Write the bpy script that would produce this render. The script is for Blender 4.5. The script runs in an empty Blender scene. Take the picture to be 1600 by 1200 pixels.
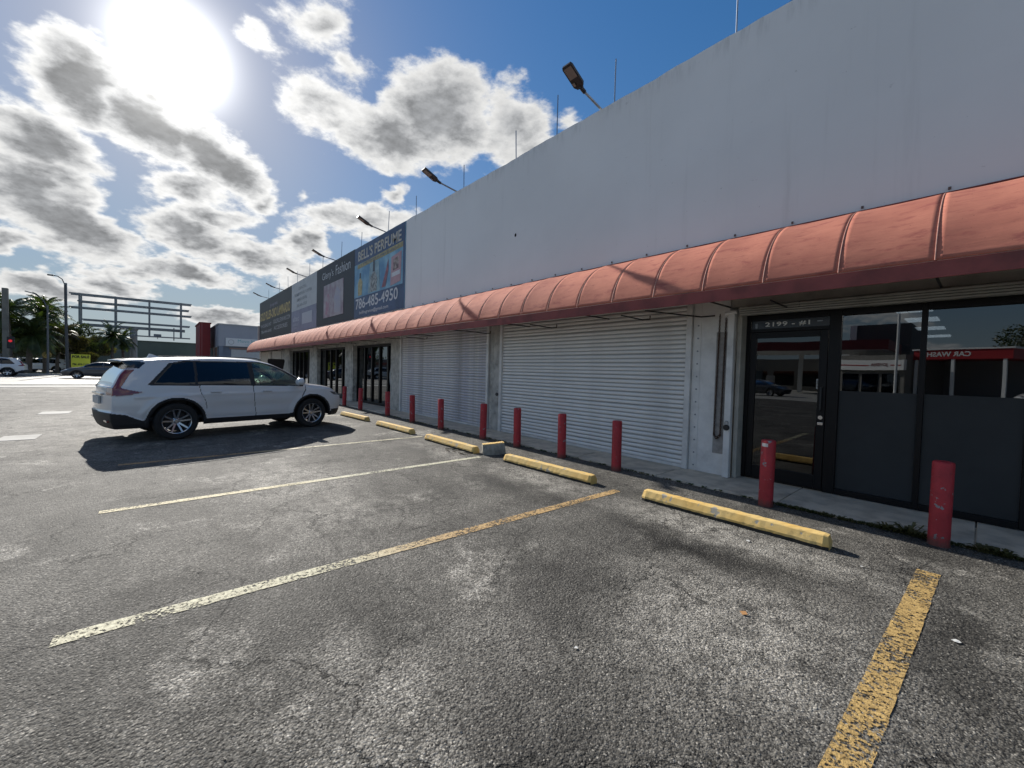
import bpy, bmesh, math, random
import numpy as np
from mathutils import Matrix, Vector
random.seed(7); np.random.seed(7)
R = math.radians; PI = math.pi
S = bpy.context.scene
col = S.collection

# ---------------------------------------------------------------- camera
CAM = [[0.65432893, 0.75575009, 0.02637156], [0.03995706, 0.00027183, -0.99920136], [-0.75515369, 0.65486005, -0.03001969]]
cd = bpy.data.cameras.new('camera'); cam = bpy.data.objects.new('camera', cd); col.objects.link(cam)
r_, d_, f_ = [Vector(v) for v in CAM]
m = Matrix.Identity(4)
for i in range(3):
    m[i][0] = r_[i]; m[i][1] = -d_[i]; m[i][2] = -f_[i]
m[0][3], m[1][3], m[2][3] = 0, 0, 1.52
cam.matrix_world = m
cd.sensor_width = 36; cd.lens = 14.4; cd.clip_start = .05; cd.clip_end = 3000
S.camera = cam

# ---------------------------------------------------------------- sun, sky, exposure
SUN_AZ, SUN_EL = 88.7, 29.5            # azimuth from +Y towards -X
sd = Vector((-math.sin(R(SUN_AZ)) * math.cos(R(SUN_EL)), math.cos(R(SUN_AZ)) * math.cos(R(SUN_EL)), math.sin(R(SUN_EL))))
sl = bpy.data.lights.new('sun', 'SUN'); sl.energy = 5.0; sl.angle = R(.53); sl.color = (1, .95, .87)
so = bpy.data.objects.new('sun', sl); col.objects.link(so)
so.rotation_euler = (-sd).to_track_quat('-Z', 'Y').to_euler()
S.view_settings.view_transform = 'Standard'; S.view_settings.look = 'None'
S.view_settings.exposure = 0.54; S.view_settings.gamma = 1
S.view_settings.use_curve_mapping = False
S.cycles.max_bounces = 6; S.cycles.transparent_max_bounces = 8

CLOUDS = [(95.72,24.68,3.56,3.33,160.09,1.15),(91.02,23.19,5.31,3.12,-167.64,1.15),(85.47,21.81,5.73,2.78,-161.21,1.1),
(74.32,36.02,4.32,1.9,168.36,0.55),(81.03,33.17,2.3,0.95,174.17,0.4),(71.35,34.08,2.26,1.64,-177.9,0.35),
(74.58,29.7,4.36,2.15,173.92,0.6),(59.58,30.93,6.81,4.46,171.18,1.15),(65.34,28,7.21,2.94,177.78,0.95),
(49.57,30.6,4.56,3.96,-179.03,0.8),(41.3,31.16,2.24,0.87,-176.78,0.35),(65.06,22.09,1.5,0.77,159.76,0.5),
(75.74,19.87,0.66,0.47,158.68,0.3),(69.54,18.37,6.65,1.61,171.88,0.75),(76.17,14.67,2.78,1.48,178.95,0.85),
(80.14,18.46,2.1,1.07,169.37,0.6),(97.74,18.85,3.59,2.31,-169.06,0.95),(98.15,14.78,4,2.8,-166.85,1.1),
(96.99,12.66,5.42,2.32,-163.16,1.1),(99.83,10,1.45,1.01,150.24,0.7),(87.14,18.3,3.24,1.69,-174.58,0.75),
(85.45,16.17,3.97,1.32,177.25,0.7),(87.13,13.85,3.7,2.17,-166.52,0.95),(81.19,12.94,4.7,1.87,-177.13,0.85),
(87.93,9.74,5.63,1.35,-179.88,0.85),(91.51,9.12,1.73,0.75,167.56,0.5),(97.42,6.29,4.71,1.17,-177.49,0.9),
(93.62,7.82,3.12,1.13,-173.28,0.8),(83.63,5.06,4.53,1.17,-179.47,0.85),(98.19,7.3,1.56,0.67,167.04,0.4),
(85.99,9.16,3.41,0.97,176.93,0.5),(75.78,11.15,3.22,1.65,170.65,0.6)]


class NT:
    """small helper to write node trees"""
    def __init__(s, tree): s.t = tree; s.n = tree.nodes; s.l = tree.links
    def node(s, typ, **kw):
        n = s.n.new(typ)
        for k, v in kw.items():
            if k.startswith('_'): setattr(n, k[1:], v)
        for k, v in kw.items():
            if not k.startswith('_'):
                key = int(k[1:]) if k[0] == 'i' and k[1:].isdigit() else k.replace('__', ' ')
                s.put(n.inputs[key], v)
        return n
    def put(s, inp, v):
        if isinstance(v, bpy.types.NodeSocket): s.l.new(v, inp)
        elif isinstance(v, bpy.types.Node): s.l.new(v.outputs[0], inp)
        elif isinstance(v, (tuple, list)) and len(v) == 3 and inp.type == 'RGBA': inp.default_value = (*v, 1)
        else: inp.default_value = v
    def m(s, op, a, b=0.0, c=0.0, clamp=False):
        n = s.n.new('ShaderNodeMath'); n.operation = op; n.use_clamp = clamp
        s.put(n.inputs[0], a); s.put(n.inputs[1], b); s.put(n.inputs[2], c)
        return n.outputs[0]
    def vm(s, op, a, b=(0, 0, 0), out=0):
        n = s.n.new('ShaderNodeVectorMath'); n.operation = op
        s.put(n.inputs[0], a)
        if op == 'SCALE': s.put(n.inputs['Scale'], b)
        else: s.put(n.inputs[1], b)
        return n.outputs['Value'] if op in ('LENGTH', 'DOT_PRODUCT', 'DISTANCE') else n.outputs[0]
    def mix(s, f, a, b):
        n = s.n.new('ShaderNodeMix'); n.data_type = 'RGBA'
        s.put(n.inputs[0], f); s.put(n.inputs[6], a); s.put(n.inputs[7], b)
        return n.outputs[2]
    def mul(s, a, b):
        n = s.n.new('ShaderNodeMix'); n.data_type = 'RGBA'; n.blend_type = 'MULTIPLY'
        n.inputs[0].default_value = 1
        s.put(n.inputs[6], a); s.put(n.inputs[7], b)
        return n.outputs[2]
    def noise(s, vec, scale, detail=3, rough=.55, dist=0, out=0):
        n = s.n.new('ShaderNodeTexNoise')
        s.put(n.inputs['Vector'], vec); n.inputs['Scale'].default_value = scale
        n.inputs['Detail'].default_value = detail; n.inputs['Roughness'].default_value = rough
        n.inputs['Distortion'].default_value = dist
        return n.outputs[out]
    def vor(s, vec, scale, feat='F1', out=0, rnd=1):
        n = s.n.new('ShaderNodeTexVoronoi'); n.feature = feat
        s.put(n.inputs['Vector'], vec); n.inputs['Scale'].default_value = scale
        n.inputs['Randomness'].default_value = rnd
        return n.outputs[out]
    def ss(s, v, a, b, lo=0., hi=1.):
        n = s.n.new('ShaderNodeMapRange'); n.interpolation_type = 'SMOOTHSTEP'
        s.put(n.inputs[0], v); n.inputs[1].default_value = a; n.inputs[2].default_value = b
        n.inputs[3].default_value = lo; n.inputs[4].default_value = hi
        return n.outputs[0]
    def comb(s, x, y, z):
        n = s.n.new('ShaderNodeCombineXYZ'); s.put(n.inputs[0], x); s.put(n.inputs[1], y); s.put(n.inputs[2], z)
        return n.outputs[0]
    def sep(s, v):
        n = s.n.new('ShaderNodeSeparateXYZ'); s.put(n.inputs[0], v); return n.outputs


SKY_STRENGTH = 0.068
W = bpy.data.worlds.new('World'); S.world = W; W.use_nodes = True
W.node_tree.nodes.clear(); g = NT(W.node_tree)
dirv = g.vm('NORMALIZE', g.node('ShaderNodeTexCoord').outputs['Generated'])
sky = g.node('ShaderNodeTexSky', _sky_type='NISHITA', _sun_disc=False, _sun_elevation=R(SUN_EL))
sky.sun_rotation = -R(SUN_AZ); sky.air_density = 1.0; sky.dust_density = .35; sky.ozone_density = 3.0
X, Y, Z = g.sep(dirv)[:3]
el = g.m('MULTIPLY', g.m('ARCSINE', Z), 57.2958)
az = g.m('MULTIPLY', g.m('ARCTAN2', g.m('MULTIPLY', X, -1.0), Y), 57.2958)
# noise is sampled on a flattened cloud deck so that clouds shrink towards the horizon
dk = g.m('ADD', g.m('MAXIMUM', Z, 0.0), .42)
deck = g.comb(g.m('DIVIDE', X, dk), g.m('DIVIDE', Y, dk), g.m('MULTIPLY', Z, 1.5))
warp = g.noise(deck, 4.6, 2, .55, out=1)
warp2 = g.noise(deck, 15.0, 2, .6, out=1)
wv = g.vm('ADD', g.vm('MULTIPLY', g.vm('SUBTRACT', warp, (.5, .5, .5)), (5.0, 3.0, 0)),
          g.vm('MULTIPLY', g.vm('SUBTRACT', warp2, (.5, .5, .5)), (3.4, 2.4, 0)))
ae = g.vm('ADD', g.comb(az, el, 0.0), wv)
best = None
for (a0, e0, ra, rb, th, wgt) in CLOUDS:
    mp = g.node('ShaderNodeMapping', _vector_type='TEXTURE')
    g.put(mp.inputs[0], ae); mp.inputs[1].default_value = (a0, e0, 0)
    mp.inputs[2].default_value = (0, 0, R(th)); mp.inputs[3].default_value = (ra * 1.07, rb * 1.10, 1)
    ln = g.vm('LENGTH', mp.outputs[0])
    d = g.m('MULTIPLY', g.m('SUBTRACT', 1.22, ln), wgt)
    best = d if best is None else g.m('SMOOTH_MAX', best, d, .12)
# the rest of the sky carries the same kind of clouds
inview = g.m('MULTIPLY', g.ss(az, 8, 22), g.ss(az, 116, 102))
inview = g.m('MULTIPLY', inview, g.ss(el, 52, 42))
gen = g.noise(g.vm('ADD', deck, (3.7, 1.2, 0)), 2.0, 4, .5)
gen = g.m('MULTIPLY', g.m('SUBTRACT', gen, .53), 4.5)
gen = g.m('SUBTRACT', gen, g.m('MULTIPLY', inview, 6.0))
dens = g.m('MAXIMUM', best, gen)
fb = g.noise(deck, 9.5, 6, .64)
fb2 = g.noise(g.vm('ADD', deck, (9, 4, 2)), 40.0, 3, .6)
dens = g.m('ADD', dens, g.m('MULTIPLY', g.m('SUBTRACT', fb, .5), 1.3))
dens = g.m('ADD', dens, g.m('MULTIPLY', g.m('SUBTRACT', fb2, .5), .26))
alpha = g.ss(dens, -.02, .36)
alpha = g.m('MULTIPLY', alpha, g.ss(el, -1, 2.5))
core = g.ss(dens, .22, .95)
cosang = g.vm('DOT_PRODUCT', dirv, tuple(sd))
ang = g.m('MULTIPLY', g.m('ARCCOSINE', g.m('MINIMUM', cosang, .999999)), 57.2958)
near = g.m('POWER', 2.718, g.m('MULTIPLY', ang, -1 / 14.))       # clouds near the sun are lit through
edge_b = g.m('ADD', 7.9, g.m('MULTIPLY', near, 5.0))
core_b = g.m('SUBTRACT', 3.5, g.m('MULTIPLY', near, 2.3))
edge_b = g.m('MULTIPLY', edge_b, g.ss(fb2, .3, .75, .92, 1.1))
bil = g.ss(fb2, .8, .2)
core_b = g.m('MULTIPLY', core_b, g.m('MULTIPLY', g.ss(fb, .35, .75, 1.2, .86), g.m('ADD', .85, g.m('MULTIPLY', bil, .4))))
cb = g.m('ADD', g.m('MULTIPLY', edge_b, g.m('SUBTRACT', 1.0, core)), g.m('MULTIPLY', core_b, core))
tint = g.mix(core, (1.0, .995, .975), (.94, .965, 1.0))
ccol = g.vm('SCALE', tint, cb)
hs = g.node('ShaderNodeHueSaturation', Saturation=1.28, Value=1.10, Color=sky)
lum = g.vm('DOT_PRODUCT', hs.outputs[0], (.2, .7, .1))
skyc = g.vm('SCALE', hs.outputs[0], g.m('DIVIDE', 1.45, g.m('ADD', 1.0, g.m('DIVIDE', lum, 4.2))))
hz = g.m('POWER', 2.718, g.m('MULTIPLY', g.m('MAXIMUM', el, 0.0), -1 / 9.))
skyc = g.mix(g.m('MULTIPLY', hz, .92), skyc, (3.9, 4.9, 5.9))
base = g.mix(alpha, skyc, ccol)
# aureole: light scattered forward by thin cloud and haze round the sun
au = g.m('MULTIPLY', 26.0, g.m('POWER', 2.718, g.m('MULTIPLY', g.m('POWER', g.m('DIVIDE', ang, 3.35), 2.0), -1.0)))
au = g.m('ADD', au, g.m('MULTIPLY', 4.0, g.m('POWER', 2.718, g.m('MULTIPLY', ang, -1 / 6.))))
au = g.m('MULTIPLY', au, g.ss(ang, 60, 10))
auc = g.vm('SCALE', (1.0, .985, .95), au)
tot = g.vm('ADD', base, auc)
bg = g.node('ShaderNodeBackground', Color=tot, Strength=SKY_STRENGTH)
g.l.new(bg.outputs[0], g.node('ShaderNodeOutputWorld').inputs[0])

# ---------------------------------------------------------------- materials
MATS = {}
def mat(name, c=(.5, .5, .5), rough=.6, metal=0., var=.0, vs=4., bump=.0, bs=40., c2=None, coat=0., dirt=0., spec=.5, emit=None, es=0., vstretch=(1, 1, 1)):
    if name in MATS: return MATS[name]
    M = bpy.data.materials.new(name); M.use_nodes = True
    M.node_tree.nodes.clear(); g = NT(M.node_tree)
    p = g.node('ShaderNodeBsdfPrincipled', Roughness=rough, Metallic=metal)
    p.inputs['Specular IOR Level'].default_value = spec
    p.inputs['Coat Weight'].default_value = coat; p.inputs['Coat Roughness'].default_value = .04
    tc = g.vm('MULTIPLY', g.node('ShaderNodeTexCoord').outputs['Object'], vstretch)
    cc = c
    if var or c2:
        n = g.noise(tc, vs, 5, .6)
        c2 = c2 or tuple(x * (1 - var) for x in c)
        cc = g.mix(g.ss(n, .35, .68), c, c2)
    if dirt:
        n = g.noise(tc, vs * .37 + 1, 6, .65)
        cc = g.mix(g.m('MULTIPLY', g.ss(n, .5, .75), dirt), cc, (.06, .055, .045))
    g.put(p.inputs['Base Color'], cc)
    if bump:
        b = g.node('ShaderNodeBump', Strength=bump, Distance=.01, Height=g.noise(tc, bs, 4, .6))
        g.l.new(b.outputs[0], p.inputs['Normal'])
    if emit: p.inputs['Emission Color'].default_value = (*emit, 1); p.inputs['Emission Strength'].default_value = es
    g.l.new(p.outputs[0], g.node('ShaderNodeOutputMaterial').inputs[0])
    MATS[name] = M; return M

def glass_mat(name, tint=(.03, .035, .04), trans=.35, ior=1.9, rough=.0, wav=0.):
    M = bpy.data.materials.new(name); M.use_nodes = True; M.node_tree.nodes.clear(); g = NT(M.node_tree)
    tr = g.node('ShaderNodeBsdfTransparent', Color=tint)
    gl = g.node('ShaderNodeBsdfGlossy', Roughness=rough, Color=(.92, .96, 1.0))
    fr = g.node('ShaderNodeFresnel', IOR=ior)
    if wav:
        tc = g.node('ShaderNodeTexCoord').outputs['Object']
        b = g.node('ShaderNodeBump', Strength=wav, Distance=.02, Height=g.noise(tc, 1.3, 1, .4))
        g.l.new(b.outputs[0], gl.inputs['Normal'])
    mx = g.node('ShaderNodeMixShader')
    g.l.new(fr.outputs[0], mx.inputs[0]); g.l.new(tr.outputs[0], mx.inputs[1]); g.l.new(gl.outputs[0], mx.inputs[2])
    g.l.new(mx.outputs[0], g.node('ShaderNodeOutputMaterial').inputs[0])
    MATS[name] = M; return M

def asphalt_mat():
    M = bpy.data.materials.new('asphalt'); M.use_nodes = True; M.node_tree.nodes.clear(); g = NT(M.node_tree)
    P = g.node('ShaderNodeTexCoord').outputs['Object']
    Pw = g.vm('ADD', P, g.vm('SCALE', g.vm('SUBTRACT', g.noise(P, 2.2, 3, .6, out=1), (.5, .5, .5)), .55))
    n1 = g.noise(P, .55, 5, .62)
    n2 = g.noise(P, 2.3, 6, .68)
    n3 = g.noise(P, 9.0, 5, .7)
    # stones: each with its own tone
    cell = g.vor(P, 125.0, out=1); d1 = g.vor(P, 125.0)
    cb = g.sep(cell)[0]
    cellb = g.vor(P, 62.0, out=1); cbb = g.sep(cellb)[1]; d2 = g.vor(P, 62.0)
    tone = g.m('ADD', .058, g.m('MULTIPLY', g.ss(n1, .3, .7), .055))
    tone = g.m('ADD', tone, g.m('MULTIPLY', g.ss(n2, .42, .70), .040))
    tone = g.m('ADD', tone, g.m('MULTIPLY', g.m('SUBTRACT', n3, .5), .075))
    # worn areas where the binder has gone and dark coarse stone shows
    ravel = g.ss(g.noise(g.vm('ADD', P, (2.3, 7.1, 0)), 1.15, 4, .6), .52, .66)
    for (x, y, sx, sy) in [(-1.1, .9, .8, .32), (-.35, 1.5, .5, .3), (-2.0, .35, .7, .3), (-2.6, 1.0, .4, .3), (.25, 2.9, .3, .8)]:
        dd = g.vm('LENGTH', g.vm('MULTIPLY', g.vm('SUBTRACT', Pw, (x, y, 0)), (1 / sx, 1 / sy, 0)))
        ravel = g.m('MAXIMUM', ravel, g.ss(dd, 1.3, .3))
    tone = g.m('MULTIPLY', tone, g.m('SUBTRACT', 1.0, g.m('MULTIPLY', ravel, .26)))
    # pale dusty scuffs
    pale = g.m('MULTIPLY', g.ss(g.noise(Pw, .95, 5, .66), .52, .68), g.ss(g.noise(P, 6.5, 5, .75), .38, .62))
    for (x, y, sx, sy, a) in [(-1.6, 4.1, 1.5, .42, .9), (-4.2, 4.05, 1.4, .45, .8), (-6.5, 3.9, 1.4, .4, .7), (-1.0, 2.7, 1.0, .9, .7),
                              (-6.0, 1.3, 1.6, .9, .8), (.5, 3.6, .45, .8, .9), (-4.6, 1.4, 1.4, .8, .6), (-1.6, .8, .8, .35, .5), (-14, -1, 6, 3, .5)]:
        dd = g.vm('LENGTH', g.vm('MULTIPLY', g.vm('SUBTRACT', Pw, (x, y, 0)), (1 / sx, 1 / sy, 0)))
        pale = g.m('MAXIMUM', pale, g.m('MULTIPLY', g.m('MULTIPLY', g.ss(dd, 1.25, .2), g.ss(g.noise(P, 5.0 + x * .1, 5, .75), .33, .60)), a))
    tone = g.m('ADD', tone, g.m('MULTIPLY', pale, .23))
    # oil drips in the middle of the stalls
    oil = 0.0
    for (x, y, sx, sy, a) in [(-4.35, 3.5, .95, .42, 1.0), (-1.72, 3.6, .85, .36, 1.0), (-6.95, 3.65, .9, .30, 1.0), (-10.1, 3.4, .7, .35, .7), (-3.0, .6, .6, .5, .35),
                              (-1.1, 1.2, .45, .4, .35), (-4.4, 2.9, .5, .25, .4), (-1.9, 2.2, .5, .5, .35), (-.05, 3.4, .35, 1.1, .45), (1.3, 3.5, .8, .5, .5)]:
        dd = g.vm('LENGTH', g.vm('MULTIPLY', g.vm('SUBTRACT', Pw, (x, y, 0)), (1 / sx, 1 / sy, 0)))
        o = g.m('MULTIPLY', g.m('MULTIPLY', g.ss(dd, 1.3, .1), g.ss(g.noise(P, 8.0 + y, 4, .7), .08, .42)), min(1., a * 1.15))
        oil = g.m('MAXIMUM', oil, o)
    tone = g.m('MULTIPLY', tone, g.m('SUBTRACT', 1.0, g.m('MULTIPLY', oil, .88)))
    stone = g.m('ADD', g.m('MULTIPLY', g.ss(cb, .0, 1.0, .1, 2.3), .55), g.m('MULTIPLY', g.ss(cbb, .0, 1.0, .40, 1.75), .45))
    tone = g.m('MULTIPLY', tone, stone)
    pit = g.m('MULTIPLY', g.m('GREATER_THAN', g.sep(cell)[2], .86), g.m('ADD', .35, g.m('MULTIPLY', ravel, .4)))
    tone = g.m('MULTIPLY', tone, g.m('SUBTRACT', 1.0, pit))
    spk = g.m('GREATER_THAN', cb, .965)
    tone = g.m('ADD', tone, g.m('MULTIPLY', spk, .13))
    gap = g.m('MULTIPLY', g.ss(d1, .35, .75), .35)
    tone = g.m('MULTIPLY', tone, g.m('SUBTRACT', 1.0, gap))
    # cracks
    Pc = g.vm('ADD', P, g.vm('SCALE', g.vm('SUBTRACT', g.noise(P, 3.0, 5, .7, out=1), (.5, .5, .5)), .42))
    e1 = g.vor(Pc, .9, 'DISTANCE_TO_EDGE'); e2 = g.vor(Pc, 4.5, 'DISTANCE_TO_EDGE')
    cr = g.m('MULTIPLY', g.ss(e1, .0075, .002), g.ss(g.noise(P, .8, 2), .46, .56))
    cr2 = g.m('MULTIPLY', g.ss(e2, .02, .006), g.ss(g.noise(g.vm('ADD', P, (5, 5, 5)), .7, 3), .54, .64))
    e3 = g.vor(g.vm('ADD', Pc, (7, 3, 0)), 2.3, 'DISTANCE_TO_EDGE')
    cr3 = g.m('MULTIPLY', g.ss(e3, .006, .0015), g.ss(g.noise(g.vm('ADD', P, (1, 9, 5)), 2.2, 3), .54, .60))
    cr = g.m('MAXIMUM', cr, g.m('MAXIMUM', g.m('MULTIPLY', cr2, .7), cr3))
    tone = g.m('MULTIPLY', tone, g.m('SUBTRACT', 1.0, g.m('MULTIPLY', cr, .75)))
    colr = g.vm('MULTIPLY', g.comb(tone, tone, tone), (1.06, 1.0, .885))
    p = g.node('ShaderNodeBsdfPrincipled'); g.put(p.inputs['Base Color'], colr)
    g.put(p.inputs['Roughness'], g.m('SUBTRACT', .80, g.m('MULTIPLY', oil, .12)))
    p.inputs['Specular IOR Level'].default_value = .30
    h = g.m('MULTIPLY', g.ss(d1, .0, .8, 1.0, 0.0), .0028)
    h = g.m('ADD', h, g.m('MULTIPLY', g.ss(d2, .0, .8, 1.0, 0.0), .0052))
    h = g.m('ADD', h, g.m('MULTIPLY', n3, .006))
    h = g.m('ADD', h, g.m('MULTIPLY', n2, .010))
    h = g.m('ADD', h, g.m('MULTIPLY', g.m('MULTIPLY', cb, .0016), g.m('ADD', 1.0, g.m('MULTIPLY', ravel, 2.5))))
    h = g.m('SUBTRACT', h, g.m('MULTIPLY', cr, .012))
    b = g.node('ShaderNodeBump', Strength=.75, Distance=1.0, Height=h)
    g.l.new(b.outputs[0], p.inputs['Normal'])
    g.l.new(p.outputs[0], g.node('ShaderNodeOutputMaterial').inputs[0])
    MATS['asphalt'] = M; return M

def paint_line_mat(name, c, c2, wear):
    M = bpy.data.materials.new(name); M.use_nodes = True; M.node_tree.nodes.clear(); g = NT(M.node_tree)
    P = g.node('ShaderNodeTexCoord').outputs['Object']
    k = g.ss(g.m('ADD', g.sep(P)[1], g.m('MULTIPLY', g.noise(P, .9, 3), 1.6)), 3.3, 1.5)
    cc = g.mix(k, c, c2)
    cc = g.mul(cc, g.mix(g.ss(g.noise(P, 30, 5, .7), .3, .7), (1, 1, 1), (.55, .53, .5)))
    d = g.vor(P, 125.0); cell = g.sep(g.vor(P, 70.0, out=1))[0]
    worn = g.m('ADD', g.m('MULTIPLY', g.noise(P, 42, 6, .8), 1.15), g.m('MULTIPLY', g.noise(P, 3.0, 3, .6), .65))
    worn = g.m('ADD', worn, g.m('MULTIPLY', cell, .22))
    mask = g.ss(worn, wear, wear + .07)
    p = g.node('ShaderNodeBsdfPrincipled', Roughness=.72); g.put(p.inputs['Base Color'], cc)
    b = g.node('ShaderNodeBump', Strength=.7, Distance=1.0, Height=g.m('ADD', g.m('MULTIPLY', g.ss(d, 0, .8, 1, 0), .002), g.m('MULTIPLY', g.noise(P, 9, 5, .7), .01)))
    g.l.new(b.outputs[0], p.inputs['Normal'])
    tr = g.node('ShaderNodeBsdfTransparent'); mx = g.node('ShaderNodeMixShader')
    g.put(mx.inputs[0], mask); g.l.new(p.outputs[0], mx.inputs[1]); g.l.new(tr.outputs[0], mx.inputs[2])
    g.l.new(mx.outputs[0], g.node('ShaderNodeOutputMaterial').inputs[0])
    return M

def chipped_mat(name, c, c2, under, thr=.66, s=9., rough=.6, foot=0):
    M = bpy.data.materials.new(name); M.use_nodes = True; M.node_tree.nodes.clear(); g = NT(M.node_tree)
    tcn = g.node('ShaderNodeTexCoord'); oi = g.node('ShaderNodeObjectInfo').outputs['Random']
    P = g.vm('ADD', tcn.outputs['Object'], g.comb(g.m('MULTIPLY', oi, 37.0), g.m('MULTIPLY', oi, 11.0), 0.0))
    cc = g.mix(g.ss(g.noise(P, s * .4, 4), .35, .65), c, c2)
    dz = g.ss(g.noise(P, s * 1.6, 6, .7), .5, .72)
    cc = g.mix(g.m('MULTIPLY', dz, .45), cc, tuple(x * .45 for x in c))
    n = g.noise(P, s, 5, .6)
    k = g.ss(n, thr, thr + .015)
    cc = g.mix(k, cc, under)
    if foot:      # splash dirt and rust at the foot
        z = g.sep(tcn.outputs['Object'])[2]
        ft = g.ss(g.m('ADD', z, g.m('MULTIPLY', g.noise(P, 14, 4, .7), -.16)), .05, -.06)
        cc = g.mix(g.m('MULTIPLY', ft, .8), cc, (.10, .05, .035))
    p = g.node('ShaderNodeBsdfPrincipled', Roughness=rough); g.put(p.inputs['Base Color'], cc)
    h = g.m('SUBTRACT', g.m('MULTIPLY', g.noise(P, 60, 4, .6), .25), g.m('MULTIPLY', k, .4))
    b = g.node('ShaderNodeBump', Strength=.5, Distance=.004, Height=h)
    g.l.new(b.outputs[0], p.inputs['Normal'])
    g.l.new(p.outputs[0], g.node('ShaderNodeOutputMaterial').inputs[0])
    return M

def wall_mat():
    M = bpy.data.materials.new('painted_stucco'); M.use_nodes = True; M.node_tree.nodes.clear(); g = NT(M.node_tree)
    P = g.node('ShaderNodeTexCoord').outputs['Object']
    streak = g.noise(g.vm('MULTIPLY', P, (1.6, 1, .10)), 2.2, 6, .65)
    blot = g.noise(P, .5, 4, .55)
    cc = g.mix(g.ss(blot, .3, .7), (.80, .80, .785), (.745, .745, .73))
    cc = g.mix(g.m('MULTIPLY', g.ss(streak, .55, .8), .34), cc, (.50, .49, .47))
    # small scuffs
    sc = g.m('MULTIPLY', g.ss(g.noise(g.vm('MULTIPLY', P, (1, 1, 2)), 6.0, 4, .75), .685, .73), .45)
    cc = g.mix(sc, cc, (.30, .29, .28))
    z = g.sep(P)[2]
    top = g.m('MULTIPLY', g.ss(z, 6.25, 6.62), g.ss(g.noise(g.vm('MULTIPLY', P, (3, 1, .4)), 3, 5, .7), .45, .7))
    cc = g.mix(g.m('MULTIPLY', top, .35), cc, (.3, .3, .29))
    p = g.node('ShaderNodeBsdfPrincipled', Roughness=.78); g.put(p.inputs['Base Color'], cc)
    h = g.m('ADD', g.m('MULTIPLY', g.noise(P, 1.2, 3), .6), g.m('MULTIPLY', g.noise(P, 45, 4, .6), .05))
    b = g.node('ShaderNodeBump', Strength=.35, Distance=.02, Height=h); g.l.new(b.outputs[0], p.inputs['Normal'])
    g.l.new(p.outputs[0], g.node('ShaderNodeOutputMaterial').inputs[0])
    MATS['wall'] = M; return M

def canvas_mat():
    M = bpy.data.materials.new('awning_canvas'); M.use_nodes = True; M.node_tree.nodes.clear(); g = NT(M.node_tree)
    P = g.node('ShaderNodeTexCoord').outputs['Object']
    oi = g.node('ShaderNodeObjectInfo').outputs['Random']
    P = g.vm('ADD', P, g.comb(g.m('MULTIPLY', oi, 51.0), 0.0, 0.0))
    cc = g.mix(g.ss(g.noise(P, 1.6, 5, .6), .3, .7), (.54, .215, .148), (.44, .165, .118))
    tr = g.m('MULTIPLY', g.ss(g.noise(g.vm('MULTIPLY', P, (1, 3, 3)), 3.5, 6, .7), .50, .70), .75)
    cc = g.mix(tr, cc, (.30, .09, .08))
    sp = g.ss(g.noise(P, 26, 3, .6), .70, .74)
    cc = g.mix(g.m('MULTIPLY', sp, .5), cc, (.12, .05, .04))
    cc = g.mul(cc, g.mix(oi, (1, 1, 1), (.86, .86, .88)))
    p = g.node('ShaderNodeBsdfPrincipled', Roughness=.85); g.put(p.inputs['Base Color'], cc)
    p.inputs['Specular IOR Level'].default_value = .12
    h = g.m('ADD', g.noise(g.vm('MULTIPLY', P, (.5, 2.2, 2.2)), 4.5, 3, .5), g.m('MULTIPLY', g.noise(P, 220, 2), .02))
    b = g.node('ShaderNodeBump', Strength=.22, Distance=.03, Height=h); g.l.new(b.outputs[0], p.inputs['Normal'])
    g.l.new(p.outputs[0], g.node('ShaderNodeOutputMaterial').inputs[0])
    return M

def leaf_mat(name, c, c2):
    M = bpy.data.materials.new(name); M.use_nodes = True; M.node_tree.nodes.clear(); g = NT(M.node_tree)
    P = g.node('ShaderNodeTexCoord').outputs['Object']
    cc = g.mix(g.ss(g.noise(P, 1.7, 4), .35, .65), c, c2)
    p = g.node('ShaderNodeBsdfPrincipled', Roughness=.5); g.put(p.inputs['Base Color'], cc)
    t = g.node('ShaderNodeBsdfTranslucent'); g.put(t.inputs[0], g.mul(cc, (1.5, 1.7, .7)))
    mx = g.node('ShaderNodeMixShader', Fac=.25); g.l.new(p.outputs[0], mx.inputs[1]); g.l.new(t.outputs[0], mx.inputs[2])
    g.l.new(mx.outputs[0], g.node('ShaderNodeOutputMaterial').inputs[0])
    return M

asphalt = asphalt_mat(); wallm = wall_mat(); canvas = canvas_mat()
glass_front = glass_mat('tinted_storefront_glass', (.16, .18, .20), ior=1.95, wav=.03)
glass_door = glass_mat('tinted_door_glass', (.15, .17, .18), ior=1.75, wav=.05)
glass_left = glass_mat('left_shop_glass', (.12, .14, .16), ior=2.0, wav=.04)
car_glass_dark = glass_mat('privacy_glass', (.01, .012, .02), ior=1.5)
car_glass_clear = glass_mat('green_car_glass', (.38, .50, .44), ior=1.5)
concrete = mat('sidewalk_concrete', (.66, .585, .47), .85, var=.3, vs=3, bump=.4, bs=60, dirt=.4)
pale_conc = mat('pale_concrete', (.42, .41, .38), .85, var=.25, vs=1.2, bump=.2, dirt=.25)
white_paint = mat('white_metal_paint', (.74, .73, .70), .45, var=.18, vs=3, bump=.12, bs=12, dirt=.25)
old_white = mat('stained_white_paint', (.52, .50, .45), .6, var=.35, vs=5, bump=.3, bs=14, dirt=.7)
beige = mat('beige_trim', (.46, .44, .38), .6, var=.2, vs=4, dirt=.3)
slat_white = mat('shutter_slat_white', (.86, .85, .82), .42, var=.08, vs=3, dirt=.22, vstretch=(.5, 1, 1))
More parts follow.
